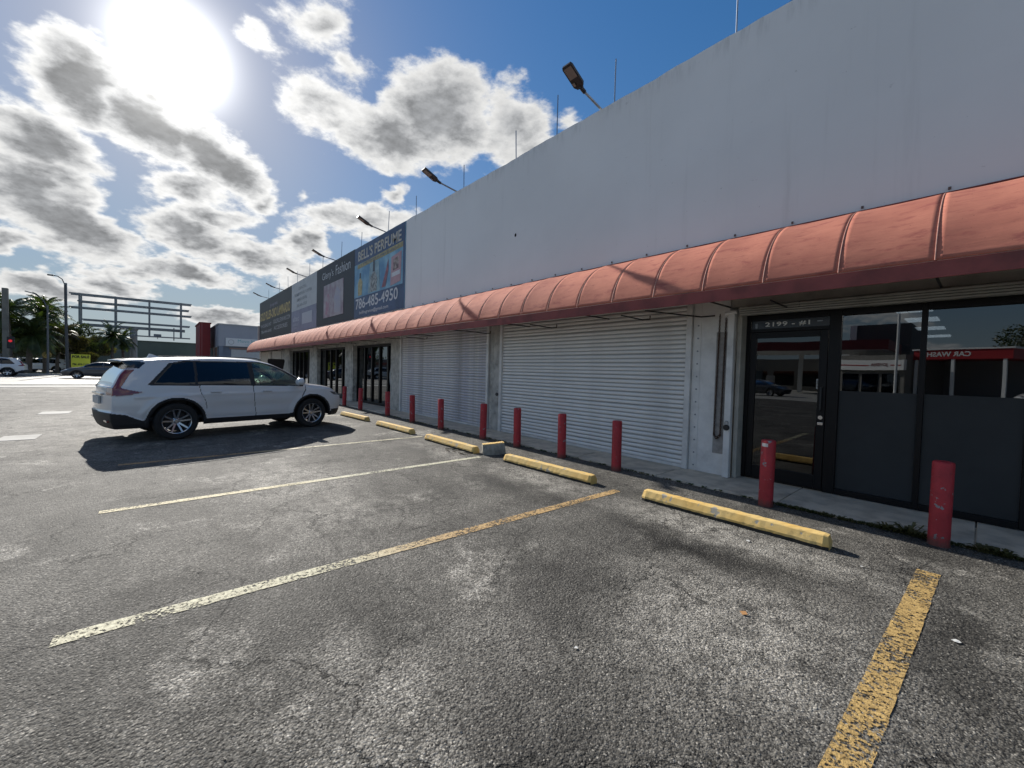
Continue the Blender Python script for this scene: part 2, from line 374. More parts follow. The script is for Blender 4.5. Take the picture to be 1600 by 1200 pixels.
slat_blue = mat('shutter_slat_stained', (.74, .72, .71), .45, var=.25, vs=2.4, dirt=.7, c2=(.54, .52, .57), vstretch=(1, 1, .35))
black_frame = mat('black_anodised_frame', (.006, .006, .007), .4, spec=.25)
film = mat('dark_frosted_film', (.040, .043, .045), .5, var=.2, vs=1.2, spec=.22)
dark_room = mat('dark_interior', (.05, .05, .05), .9)
ceil_tile = mat('ceiling_tile', (.22, .22, .21), .9)
lamp_on = mat('fluorescent_panel', (.9, .9, .9), .5, emit=(1, .97, .9), es=3.2)
black_metal = mat('black_metal', (.02, .02, .022), .45, var=.2)
grey_steel = mat('galvanised_steel', (.33, .35, .37), .4, metal=.7, var=.3, vs=3)
chain_rust = mat('rusty_chain', (.10, .055, .035), .7, metal=.4, var=.5, vs=40)
valance_m = mat('valance_canvas', (.27, .062, .052), .65, var=.35, vs=3, dirt=.25)
lens_m = mat('lamp_lens', (.22, .19, .17), .3)
coping_m = mat('parapet_edge', (.60, .62, .64), .7, var=.3, vs=3, bump=.6, bs=7, dirt=.4)
bollard_m = chipped_mat('chipped_red_paint', (.42, .028, .038), (.35, .024, .032), (.24, .24, .25), .635, 14, foot=1)
stop_m = chipped_mat('worn_yellow_concrete', (.66, .42, .12), (.68, .48, .18), (.34, .31, .25), .62, 9, .8)
stop_end = mat('bare_concrete_end', (.36, .34, .29), .9, var=.4, vs=12, bump=.6, bs=40)
line_or = paint_line_mat('orange_yellow_line', (.52, .35, .13), (.50, .33, .11), 1.005)
line_ye = paint_line_mat('yellow_line', (.55, .36, .15), (.60, .57, .40), 1.01)
line_wh = paint_line_mat('pale_line', (.62, .60, .45), (.58, .50, .28), 1.08)
line_old = paint_line_mat('faded_line', (.58, .54, .38), (.52, .32, .14), 1.03)
car_white = mat('white_car_paint', (.63, .635, .63), .28, coat=1.0, spec=.5)
car_black = mat('black_plastic', (.016, .016, .017), .6)
car_gloss_black = mat('gloss_black_trim', (.01, .01, .012), .15, coat=.6)
tyre_m = mat('tyre_rubber', (.018, .018, .018), .85, bump=.3, bs=60)
rim_m = mat('alloy_rim', (.52, .53, .55), .25, metal=.9)
red_lamp = mat('red_lamp_lens', (.17, .006, .008), .12, coat=1.0)
chrome = mat('chrome', (.8, .8, .8), .1, metal=1.0)
seat_m = mat('car_seat', (.03, .03, .032), .8)

# ---------------------------------------------------------------- mesh helpers
class MB:
    def __init__(s): s.v = []; s.f = []; s.mi = []
    def add(s, V, F, mi=0):
        o = len(s.v); s.v += [tuple(v) for v in V]; s.f += [tuple(i + o for i in f) for f in F]; s.mi += [mi] * len(F); return s
    def box(s, x0, x1, y0, y1, z0, z1, mi=0, bev=0.):
        if bev:
            bm = bmesh.new(); bmesh.ops.create_cube(bm, size=1)
            for v in bm.verts: v.co = Vector(((x0 + x1) / 2 + v.co.x * (x1 - x0), (y0 + y1) / 2 + v.co.y * (y1 - y0), (z0 + z1) / 2 + v.co.z * (z1 - z0)))
            bmesh.ops.bevel(bm, geom=bm.edges[:], offset=bev, segments=2, affect='EDGES', profile=.5)
            bm.verts.index_update()
            s.add([v.co.copy() for v in bm.verts], [[v.index for v in f.verts] for f in bm.faces], mi); bm.free(); return s
        return s.add([(x0, y0, z0), (x1, y0, z0), (x1, y1, z0), (x0, y1, z0), (x0, y0, z1), (x1, y0, z1), (x1, y1, z1), (x0, y1, z1)],
                     [(0, 3, 2, 1), (4, 5, 6, 7), (0, 1, 5, 4), (1, 2, 6, 5), (2, 3, 7, 6), (3, 0, 4, 7)], mi)
    def tube(s, pts, r, n=8, mi=0, caps=True, r2=None):
        pts = [Vector(p) for p in pts]; rings = []; k = len(pts)
        up = None
        for i, p in enumerate(pts):
            t = (pts[min(i + 1, k - 1)] - pts[max(i - 1, 0)]).normalized()
            if up is None: up = Vector((0, 0, 1)) if abs(t.z) < .9 else Vector((1, 0, 0))
            a = t.cross(up).normalized(); b = a.cross(t).normalized(); up = b
            rr = r if r2 is None else r + (r2 - r) * i / (k - 1)
            rings.append([p + (a * math.cos(2 * PI * j / n) + b * math.sin(2 * PI * j / n)) * rr for j in range(n)])
        V = [v for rg in rings for v in rg]; F = []
        for i in range(k - 1):
            for j in range(n): F.append((i * n + j, i * n + (j + 1) % n, (i + 1) * n + (j + 1) % n, (i + 1) * n + j))
        if caps: F.append(tuple(range(n))[::-1]); F.append(tuple((k - 1) * n + j for j in range(n)))
        return s.add(V, F, mi)
    def prism(s, poly, axis, a, b, mi=0):
        """polygon of (u,v) pairs extruded along axis from a to b"""
        def pt(u, v, w): return {'x': (w, u, v), 'y': (u, w, v), 'z': (u, v, w)}[axis]
        n = len(poly); V = [pt(u, v, a) for u, v in poly] + [pt(u, v, b) for u, v in poly]
        F = [tuple(range(n))[::-1], tuple(range(n, 2 * n))] + [(i, (i + 1) % n, n + (i + 1) % n, n + i) for i in range(n)]
        return s.add(V, F, mi)
    def lathe(s, prof, n=32, axis='z', c=(0, 0, 0), mi=0, close=False):
        """prof: (radius, height) list"""
        V = []
        for (r, h) in prof:
            for j in range(n):
                a = 2 * PI * j / n; u, v = r * math.cos(a), r * math.sin(a)
                V.append({'z': (c[0] + u, c[1] + v, c[2] + h), 'y': (c[0] + u, c[1] + h, c[2] + v), 'x': (c[0] + h, c[1] + u, c[2] + v)}[axis])
        F = []; k = len(prof)
        for i in range(k - 1 + (1 if close else 0)):
            for j in range(n): F.append((i * n + j, i * n + (j + 1) % n, ((i + 1) % k) * n + (j + 1) % n, ((i + 1) % k) * n + j))
        return s.add(V, F, mi)
    def build(s, name, mats, parent=None, smooth=None, fixn=True):
        me = bpy.data.meshes.new(name); me.from_pydata(s.v, [], s.f)
        if not isinstance(mats, (list, tuple)): mats = [mats]
        for q in mats: me.materials.append(q)
        if len(mats) > 1: me.polygons.foreach_set('material_index', s.mi)
        if fixn:
            bm = bmesh.new(); bm.from_mesh(me); bmesh.ops.recalc_face_normals(bm, faces=bm.faces[:]); bm.to_mesh(me); bm.free()
        if smooth is not None:
            me.polygons.foreach_set('use_smooth', [True] * len(me.polygons))
            try: me.set_sharp_from_angle(angle=R(smooth))
            except Exception: pass
        me.update()
        o = bpy.data.objects.new(name, me); col.objects.link(o)
        if parent: o.parent = parent
        return o

def thing(name, label, cat, loc=(0, 0, 0), rz=0., group=None):
    o = bpy.data.objects.new(name, None); col.objects.link(o); o.empty_display_size = .1
    o.location = loc; o.rotation_euler = (0, 0, rz); o['label'] = label; o['category'] = cat
    if group: o['group'] = group
    return o
def tag(o, label, cat, group=None):
    o['label'] = label; o['category'] = cat
    if group: o['group'] = group
    return o
def structure(o): o['kind'] = 'structure'; return o
def stuff(o): o['kind'] = 'stuff'; return o
def lab(o, l): o['label'] = l; return o
def copy_tree(o, parent=None, lift=None):
    c = o.copy(); col.objects.link(c); c.parent = parent
    for ch in list(o.children): copy_tree(ch, c)
    return c
def inst(o, parent, loc=None, name=None, rot=None, sc=None):
    c = o.copy(); col.objects.link(c); c.parent = parent
    if loc is not None: c.location = loc
    if rot is not None: c.rotation_euler = rot
    if sc is not None: c.scale = sc
    return c

def lettering(txt, w, h, m, parent=None, name='lettering', origin=(0, 0, 0), face='-y', offset=0.0, depth=.004, spacing=1.0):
    """text mesh fitted into w x h, standing upright, lower left corner at origin; face = side it is read from"""
    cu = bpy.data.curves.new('t', 'FONT'); cu.body = txt; cu.size = 1; cu.offset = offset; cu.extrude = 0; cu.space_character = spacing; cu.resolution_u = 3
    to = bpy.data.objects.new('t', cu); col.objects.link(to)
    dg = bpy.context.evaluated_depsgraph_get(); dg.update()
    me = bpy.data.meshes.new_from_object(to.evaluated_get(dg)); bpy.data.objects.remove(to)
    n = len(me.vertices); co = np.zeros(n * 3); me.vertices.foreach_get('co', co); co = co.reshape(-1, 3)
    mn, mx = co[:, :2].min(0), co[:, :2].max(0); sx = w / (mx[0] - mn[0]); sy = h / (mx[1] - mn[1])
    u = (co[:, 0] - mn[0]) * sx; v = (co[:, 1] - mn[1]) * sy; o = np.zeros_like(co)
    if face == '-y': o[:, 0] = u; o[:, 1] = 0; o[:, 2] = v
    elif face == '+y': o[:, 0] = -u; o[:, 1] = 0; o[:, 2] = v
    elif face == '+x': o[:, 1] = u; o[:, 2] = v
    elif face == '-x': o[:, 1] = -u; o[:, 2] = v
    o += np.array(origin)
    me.vertices.foreach_set('co', o.ravel()); me.materials.clear(); me.materials.append(m); me.update()
    ob = bpy.data.objects.new(name, me); col.objects.link(ob)
    if parent: ob.parent = parent
    return ob

# ---------------------------------------------------------------- ground, lot, road
gm = MB(); gm.add([(-900, -900, -.06), (900, -900, -.06), (900, 900, -.06), (-900, 900, -.06)], [(0, 1, 2, 3)])
structure(gm.build('ground', mat('dusty_ground', (.16, .15, .12), .9, var=.4, vs=.15, bump=.3, bs=3)))
lot = MB(); lot.add([(-33.5, -60, 0), (14, -60, 0), (14, 40, 0), (-33.5, 40, 0)], [(0, 1, 2, 3)])
structure(lot.build('parking_lot', asphalt))
road = MB(); road.add([(-60, -150, -.03), (-36.2, -150, -.03), (-36.2, 150, -.03), (-60, 150, -.03)], [(0, 1, 2, 3)])
structure(road.build('road', mat('road_asphalt', (.15, .145, .135), .7, var=.25, vs=.6, bump=.5, bs=60)))
near_walk = MB().box(-36.0, -33.5, -150, 6.2, -.05, .012).build('sidewalk', pale_conc); structure(near_walk)
structure(MB().box(-36.2, -36.0, -150, 150, -.05, .05).build('kerb', pale_conc))
structure(MB().box(-60.2, -60, -150, 150, -.06, .1).build('kerb', pale_conc))
structure(MB().box(-62.4, -60.2, -150, 150, -.06, .085).build('sidewalk', pale_conc))
structure(MB().box(-110, -66, -150, 150, -.055, .02).build('far_lot', mat('far_lot_asphalt', (.17, .165, .15), .8, var=.3, vs=.3)))
lane = mat('lane_paint', (.6, .6, .55), .7, var=.3, vs=6)
for x in (-39.2, -44.2, -52.2, -57.0):
    structure(MB().add([(x, -140, -.025), (x + .13, -140, -.025), (x + .13, 140, -.025), (x, 140, -.025)], [(0, 1, 2, 3)]).build('lane_line', lane))
structure(MB().add([(-48.4, -140, -.025), (-48.2, -140, -.025), (-48.2, 140, -.025), (-48.4, 140, -.025)], [(0, 1, 2, 3)]).build('lane_line', mat('yellow_lane_paint', (.55, .4, .1), .7, var=.3, vs=6)))
# verge of grass
V = []; F = []
rs = random.Random(3)
gb = MB(); gb.add([(-66, -150, .03), (-62.4, -150, .03), (-62.4, 150, .03), (-66, 150, .03)], [(0, 1, 2, 3)])
for i in range(5000):
    x = rs.uniform(-66, -62.4); y = rs.uniform(-24, 16); h = rs.uniform(.06, .14); a = rs.uniform(0, PI); dx, dy = math.cos(a) * .04, math.sin(a) * .04
    gb.add([(x - dx, y - dy, .03), (x + dx, y + dy, .03), (x + rs.uniform(-.05, .05), y + rs.uniform(-.05, .05), .03 + h)], [(0, 1, 2)])
stuff(gb.build('grass_verge', mat('dry_grass', (.11, .12, .04), .8, var=.5, vs=2, c2=(.20, .17, .08)), fixn=False))
bpy.data.objects['grass_verge']['label'] = 'strip of rough green grass beyond the far sidewalk'; bpy.data.objects['grass_verge']['category'] = 'grass'

def pline(p, q, w, m, z=.004):
    a = Vector((*p, 0)); b = Vector((*q, 0)); t = (b - a).normalized(); nn = Vector((-t.y, t.x, 0)) * w / 2
    L = (b - a).length; n = max(2, int(L / .05)); V = []; rr = random.Random(int(a.x * 100))
    for i in range(n + 1):
        c = a.lerp(b, i / n); j = rr.uniform(-.004, .004); k = rr.uniform(-.004, .004)
        V += [(c.x - nn.x * (1 + j * 10), c.y - nn.y * (1 + j * 10), z), (c.x + nn.x * (1 + k * 10), c.y + nn.y * (1 + k * 10), z)]
    F = [(2 * i, 2 * i + 1, 2 * i + 3, 2 * i + 2) for i in range(n)]
    structure(MB().add(V, F).build('parking_line', m, fixn=False))
pline((-.36, -.45), (-.235, 4.68), .135, line_or)
pline((-3.23, -.43), (-3.09, 4.55), .115, line_ye)
pline((-5.75, -.44), (-5.78, 4.31), .105, line_wh)
pline((-8.25, -.43), (-8.29, 4.54), .105, line_old)
pline((2.4, -.45), (2.5, 4.68), .13, line_or)
for x in (-13.3, -15.8, -18.3, -20.8, -23.3): pline((x, -.43), (x, 4.4), .10, line_wh)

# small set-in patches of concrete (utility covers) in the lot
uc = MB().box(-12.45, -11.75, -2.25, -1.75, -.05, .006).build('utility_cover', pale_conc); tag(uc, 'pale square concrete utility cover let into the asphalt at the left edge', 'manhole cover')
uc = MB().box(-17.8, -17.0, -2.5, -1.9, -.05, .006).build('utility_cover', pale_conc); tag(uc, 'pale concrete utility cover farther off, left of the white car', 'manhole cover')

# storefront walk: a strip of separate slabs
walk = MB().box(-41.5, 5.0, 5.68, 6.46, -.05, .018).build('storefront_walk', concrete); structure(walk)
slab0 = None
for i in range(-27, 4):
    x0 = i * 1.585 + .006
    if slab0 is None:
        slab0 = MB().box(0, 1.573, 5.665, 6.72, -.04, .034, bev=.006).build('slab', concrete, walk); slab0.location = (x0, 0, 0); continue
    inst(slab0, walk, (x0, 0, random.uniform(-.004, .004)))

# ---------------------------------------------------------------- the shop building
bld = thing('shop_building', 'long white shop building with tall blank parapet wall and a row of shuttered units', 'building', (-15, 6.45, 0))
def bp(o):   # parts are modelled in world space
    o.parent = bld; o.matrix_parent_inverse = Matrix.Translation((15, -6.45, 0)); return o
XL, XR = -39.6, 8.0
rr = random.Random(5)
# upper wall: front skin built with a slightly uneven top edge
wv, wf = [], []
n = 240
for i in range(n + 1):
    x = XL + (XR - XL) * i / n; zt = 6.60 + rr.uniform(-.012, .012) + .008 * math.sin(x * 1.7)
    wv += [(x, 6.45, 2.86), (x, 6.45, zt), (x, 6.70, zt), (x, 6.70, 2.86)]
for i in range(n):
    a = i * 4; b = a + 4
    wf += [(a, b, b + 1, a + 1), (a + 1, b + 1, b + 2, a + 2), (a + 2, b + 2, b + 3, a + 3), (a + 3, b + 3, b, a)]
wf += [(0, 1, 2, 3), (n * 4, n * 4 + 3, n * 4 + 2, n * 4 + 1)]
bp(MB().add(wv, wf).build('wall', wallm, smooth=40))
bp(MB().box(XL, XL + .25, 6.703, 24, 0, 6.55).box(XR - .25, XR, 6.703, 24, 0, 6.55).box(XL, XR, 24.003, 24.25, 0, 6.55).build('side_wall', wallm))
bp(MB().box(XL + .26, XR - .26, 6.71, 23.99, 5.6, 5.7).build('roof', mat('roof_felt', (.3, .3, .3), .9)))
bp(MB().add([(-7.45, 6.446, 4.77)] + [(-7.45 + .035 * math.cos(a), 6.446, 4.77 + .045 * math.sin(a)) for a in [k * PI / 5 for k in range(10)]],
            [(0, 1 + k, 1 + (k + 1) % 10) for k in range(10)]).build('wall_hole', mat('dark_hole', (.015, .012, .01), .9)))
# pilasters between units (x0, x1)
PIL = [(-3.07, -2.52), (-8.32, -7.92), (-14.12, -13.42), (-18.95, -18.28), (-24.7, -23.6), (-30.9, -29.6), (-35.5, -34.9), (-39.6, -39.2), (4.2, 4.9)]
for k, (a, b) in enumerate(PIL):
    o = bp(MB().box(a, b, 6.452, 6.90, 0.03, 2.857, bev=.008).build('pilaster', white_paint if k == 0 else old_white))
# header beams behind the awning
bp(MB().box(-2.40, 4.19, 6.47, 6.62, 2.44, 2.557).build('header_beam', beige))

rivet0 = None
def rivets(x, ys, z0, z1, step):
    global rivet0
    k = 0; z = z0
    while z < z1:
        if rivet0 is None:
            rivet0 = bp(MB().lathe([(0.0001, -.012), (.008, -.011), (.012, -.006), (.013, 0)], 8, 'y').build('rivet', grey_steel)); o = rivet0
        else:
            o = rivet0.copy(); col.objects.link(o)
        o.location = (x, ys, z); z += step
rivets(-2.985, 6.451, .12, 2.5, .2)
rivets(-8.24, 6.451, .12, 2.5, .2)
# bolt plate strip
bp(MB().box(-3.03, -2.94, 6.446, 6.4515, .05, 2.84).build('bolt_strip', white_paint))
bp(MB().box(-8.29, -8.19, 6.446, 6.4515, .05, 2.84).build('bolt_strip', old_white))
for o in [x for x in bpy.data.objects if x.name.startswith('rivet')]: o.location.y = 6.4455
# recessed chain plate on the right pilaster
bp(MB().box(-2.70, -2.535, 6.444, 6.4515, .36, 2.2).build('chain_plate', mat('worn_grey_plate', (.33, .31, .29), .6, var=.3, vs=12, dirt=.5)))

groove = mat('slat_joint_shade', (.48, .47, .45), .7)  # groove shade put into the colour: darker joint faces sharpen the slat lines
def slat_profile():
    # curved interlocking slat with a sharp shadow groove under it
    return [(.004, 0), (-.010, .004), (-.017, .018), (-.019, .034), (-.015, .050), (-.006, .057), (.004, .059)]
def shutter(x0, x1, zt, m, nslat, gy=6.47, single=False, label=None, sl=.0755):
    base = MB()
    # guide rails + bottom bar
    base.box(x0 - .075, x0 + .012, 6.405, 6.55, .035, zt, bev=.004); base.box(x1 - .012, x1 + .075, 6.405, 6.55, .035, zt, bev=.004)
    base.box(x0 + .014, x1 - .014, gy - .025, gy + .02, .036, .085, bev=.003)
    s = bp(base.build('roll_up_shutter', white_paint))
    if label: lab(s, label)
    prof = slat_profile()
    def slat_mb():
        q = MB(); n = len(prof); V = []; F = []
        xs = [x0 + .013, x1 - .013]
        for x in xs:
            for (y, z) in prof: V.append((x, gy + y, z))
            V.append((x, gy + .010, .060)); V.append((x, gy + .010, .076)); V.append((x, gy + .014, .076)); V.append((x, gy + .014, 0.0))
        k = n + 4
        for i in range(k): F.append((i, (i + 1) % k, k + (i + 1) % k, k + i))
        F += [tuple(range(k)), tuple(range(k, 2 * k))]
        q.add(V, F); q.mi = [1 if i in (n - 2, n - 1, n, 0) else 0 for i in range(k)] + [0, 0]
        return q
    if single:
        q = MB()
        for i in range(nslat):
            t = slat_mb(); q.add([(v[0], v[1], v[2] + .088 + i * sl) for v in t.v], t.f); q.mi[-len(t.f):] = t.mi
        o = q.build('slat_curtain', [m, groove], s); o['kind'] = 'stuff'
        return s
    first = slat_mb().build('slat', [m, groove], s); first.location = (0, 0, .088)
    rq = random.Random(int(-x0 * 10))
    for i in range(1, nslat):
        inst(first, s, (0, rq.uniform(-.0015, .0015), .088 + i * sl), rot=(rq.uniform(-.03, .03) * .02, 0, 0))
    return s
shutter(-7.82, -3.15, 2.855, slat_white, 36, label='wide clean white roll-up shutter')
shutter(-13.33, -8.42, 2.855, slat_blue, 36, label='stained bluish white roll-up shutter')
shutter(-34.82, -30.98, 2.62, mat('slat_grey', (.42, .41, .37), .5, var=.3, dirt=.4), 33, single=True)
shutter(-39.1, -35.58, 2.62, mat('slat_beige', (.42, .38, .31), .5, var=.3, dirt=.4), 33, single=True)
# rail of the open shutter beside the door, with its padlock
bp(MB().box(-2.515, -2.425, 6.36, 6.445, .035, 2.5, bev=.006).build('guide_rail', white_paint))
bp(MB().box(-2.418, -2.36, 6.47, 6.66, .036, 2.438, bev=.004).build('door_jamb', beige)); bp(MB().box(4.14, 4.19, 6.47, 6.66, .036, 2.438, bev=.004).build('door_jamb', beige))
bp(MB().tube([(-2.56, 6.38, 2.46), (-2.40, 6.38, 2.475)], .028, 12).build('guide_roller', white_paint))
# housing of the rolled-up shutter over the right unit
bx = MB()
for k in range(4): bx.box(-2.35, 4.18, 6.30 + .01 * k, 6.44, 2.52 - .028 * k - .022, 2.52 - .028 * k, bev=.003)
bp(bx.build('shutter_housing', mat('housing_grey', (.36, .35, .31), .5, var=.2, dirt=.4)))

for a_, b_ in ((-2.515, 4.195), (-18.27, -14.125), (-23.595, -18.955), (-29.595, -24.705), (-34.895, -30.905), (-39.195, -35.505)):
    bp(MB().box(a_, b_, 6.475, 6.68, 2.64 if a_ < -30 else 2.562, 2.855, bev=.004).build('fascia_panel', beige))
# right storefront: frame, door, panes
FY = 6.70
fr = MB()
def bar(x0, x1, z0, z1, q=fr, y0=FY - .045, y1=FY + .045): q.box(x0, x1, y0, y1, z0, z1, bev=.003)
MUL = [(-1.36, -1.235), (-.505, -.455), (.285, .335), (1.05, 1.10), (1.84, 1.89), (2.6, 2.65), (3.36, 3.41)]
bar(-2.355, -2.305, .04, 2.43); bar(4.09, 4.138, .04, 2.43)
for a, b in MUL: bar(a, b, .04, 2.43)
ends = [-2.303] + [v for p_ in MUL for v in p_] + [4.088]
sp = [(-2.303, -1.362)] + [(MUL[i][1] + .002, (MUL[i + 1][0] if i + 1 < len(MUL) else 4.09) - .002) for i in range(len(MUL))]
for i, (a, b) in enumerate(sp):
    bar(a, b, 2.36, 2.43)
    if i: bar(a, b, .04, .11)
bar(-2.303, -1.362, 2.19, 2.235)
front = bp(fr.build('storefront_frame', black_frame)); lab(front, 'black aluminium storefront frame')
for i, (a, b) in enumerate(sp[1:]):
    MB().box(a, b, FY - .004, FY + .004, .111, 2.359).build('window_pane', glass_front, front)
    if i < 5: lab(MB().box(a + .001, b - .001, FY - .012, FY - .0045, .112, 1.385).build('window_film', film, front), 'dark grey frosted film over the lower window')
# the film sits behind the glass; transom with the address
lab(MB().box(-2.302, -1.363, FY - .02, FY - .012, 2.237, 2.358).build('address_panel', mat('dark_transom', (.02, .02, .022), .2)  , front), 'dark transom panel with the address')
sign_white = mat('vinyl_white', (.75, .75, .72), .5)
lettering('2199 - #1', .54, .068, sign_white, front, 'address_lettering', (-2.12, FY - .0215, 2.262), '-y', offset=.018, spacing=1.08)
MB().box(-2.25, -2.22, FY - .024, FY - .0205, 2.25, 2.32, bev=.001).box(-1.5, -1.44, FY - .024, FY - .0205, 2.30, 2.315, bev=.001).build('transom_fitting', grey_steel, front)
# door leaf
dl = MB()
dl.box(-2.298, -2.215, FY - .05, FY - .002, .06, 2.185, bev=.004); dl.box(-1.455, -1.367, FY - .05, FY - .002, .06, 2.185, bev=.004)
dl.box(-2.213, -1.457, FY - .05, FY - .002, 2.10, 2.185, bev=.004); dl.box(-2.213, -1.457, FY - .05, FY - .002, .06, .24, bev=.004)
door = bp(dl.build('door', black_frame)); lab(door, 'black framed glass entrance door')
MB().box(-2.212, -1.458, FY - .03, FY - .022, .241, 2.099).build('door_pane', glass_door, door)
MB().box(-2.212, -1.458, FY - .01, FY + .01, 1.06, 1.10, bev=.003).tube([(-1.50, FY + .02, 1.08), (-1.50, FY + .06, 1.08)], .01).build('push_bar', black_metal, door)
hnd = MB(); hnd.tube([(-1.41, FY - .052, 1.02), (-1.41, FY - .06, 1.02)], .026, 16); hnd.box(-1.44, -1.38, FY - .058, FY - .051, .92, .955, bev=.002)
hnd.build('door_lock', chrome, door)
hb = MB().tube([(-1.41, FY - .05, 1.12), (-1.41, FY - .09, 1.12), (-1.41, FY - .09, 1.42), (-1.41, FY - .05, 1.42)], .011, 8); hb.build('door_handle', black_metal, door)
st = MB().box(-1.475, -1.435 + .02, FY - .0335, FY - .031, 1.40, 1.53); st.build('door_sticker', mat('sticker_white', (.55, .55, .52), .5), door)
lettering('PULL', .03, .10, mat('sticker_ink', (.02, .02, .02), .5), door, 'sticker_lettering', (-1.47, FY - .034, 1.415), '-y', offset=.03)
# room behind the right storefront
rm = MB()
rm.box(-2.9, 4.3, 19.6, 19.7, 0, 3.0); rm.box(-3.0, -2.9, 6.92, 19.7, 0, 3.0); rm.box(4.3, 4.4, 6.92, 19.7, 0, 3.0)
rm.box(-2.9, 4.3, 6.76, 19.6, -.02, .03)
bp(rm.build('shop_interior', dark_room))
bp(MB().box(-3.0, 4.4, 6.76, 19.7, 2.80, 2.88).build('ceiling', ceil_tile))
names = ['nearest the glass', 'second from the glass', 'third from the glass', 'deepest in the room']
for i, y in enumerate((9.35, 11.0, 12.9, 15.2)):
    t = thing('ceiling_light', 'lit fluorescent ceiling panel seen through the dark window, %s' % names[i], 'ceiling light', (-.85, y, 2.78), 0, 'ceiling lights in the shop')
    MB().box(-.25, .25, 0, .75, -.02, .02).build('light_frame', white_paint, t)
    for k in range(3): MB().box(-.23 + k * .155, -.09 + k * .155, .02, .73, -.032, -.0215).build('diffuser', lamp_on, t)

# left open storefronts with dark glass and posts
def shopfront(x0, x1, posts, lit=False):
    f = MB()
    f.box(x0, x0 + .06, FY - .05, FY + .05, .035, 2.47); f.box(x1 - .06, x1, FY - .05, FY + .05, .035, 2.47)
    f.box(x0 + .062, x1 - .062, FY - .05, FY + .05, 2.38, 2.47); f.box(x0 + .062, x1 - .062, FY - .05, FY + .05, .035, .14)
    fo = bp(f.build('storefront_frame', black_frame))
    ps = [x0 + .062] + posts + [x1 - .062]
    for p in posts: MB().box(p - .055, p + .055, FY - .06, FY + .06, .142, 2.378, bev=.004).build('mullion', black_frame, fo)
    for a, b in zip(ps[:-1], ps[1:]): MB().box(a + .056, b - .056, FY - .004, FY + .004, .142, 2.378).build('window_pane', glass_left, fo)
    jb = MB().box(x0 - .16, x0 - .002, 6.47, 6.75, .036, 2.556, bev=.005).box(x1 + .002, x1 + .16, 6.47, 6.75, .036, 2.556, bev=.005)
    jb.box(x0, x1, 6.50, 6.66, 2.473, 2.556); jb.build('surround', old_white, fo)
    bp(MB().box(x0 - .1, x1 + .1, 9.2, 9.3, .03, 2.5).box(x0 - .1, x0, 6.8, 9.2, .03, 2.5).box(x1, x1 + .1, 6.8, 9.2, .03, 2.5).box(x0, x1, 6.76, 9.2, 2.48, 2.55).box(x0, x1, 6.76, 9.2, .0, .034).build('shop_interior', dark_room))
    return fo
f1 = shopfront(-18.12, -14.28, [-17.25, -16.48, -15.70, -14.93])
shopfront(-23.44, -19.11, [-22.6, -21.75, -20.9, -20.0])
shopfront(-29.44, -24.86, [-28.6, -27.7, -26.8, -25.8])
# white oval decal on the first left window
dec = MB(); n = 20
dec.add([(-14.62 + .24 * math.cos(2 * PI * i / n), FY - .0065, 1.2 + .42 * math.sin(2 * PI * i / n)) for i in range(n)], [tuple(range(n))])
dec.build('window_decal', mat('pale_decal', (.42, .46, .47), .6, var=.4, vs=9), f1)
lettering('B', .17, .25, mat('decal_grey', (.12, .14, .15), .6), f1, 'decal_lettering', (-14.70, FY - .0078, 1.1))

# shutter chain and padlock on the right pilaster
ch = thing('shutter_chain', 'long rusty hoist chain hanging in a loop on the white pilaster beside the door', 'chain', (-2.62, 6.42, .55))
lk = MB().lathe([(.011 + .0042 * math.cos(a), .0042 * math.sin(a)) for a in [k * PI / 3 for k in range(6)]], 10, 'y', close=True)
lk.v = [(x, y, z * 1.75) for x, y, z in lk.v]
links = []
pts = [(-.055, z) for z in np.arange(1.9, .1, -.028)] + [(-.055 + .085 * (i / 5), .1 - .05 * math.sin(PI * i / 5)) for i in range(6)] + [(.035, z) for z in np.arange(.1, 1.86, .028)]
l0 = None
for i, (x, z) in enumerate(pts):
    if l0 is None: l0 = lk.build('chain_link', chain_rust, ch, smooth=60); o = l0
    else: o = inst(l0, ch)
    o.location = (x + .012 * z, 0, z); o.rotation_euler = (0, random.uniform(-.1, .1), (PI / 4 if i % 2 else -PI / 4))
pk = thing('padlock', 'dark round padlock on the white guide rail left of the door', 'padlock', (-2.47, 6.345, .78))
MB().lathe([(.0001, -.02), (.036, -.02), (.043, -.012), (.043, .012), (.036, .02), (.0001, .02)], 20, 'y').build('lock_body', black_metal, pk, smooth=40)
MB().tube([(-.022, 0, .03), (-.022, 0, .075), (-.012, 0, .095), (.012, 0, .095), (.022, 0, .075), (.022, 0, .03)], .006, 8).build('shackle', grey_steel, pk)
pk2 = copy_tree(pk); pk2.location = (-7.93, 6.385, .95); pk2['label'] = 'small padlock between the two long roll-up shutters'

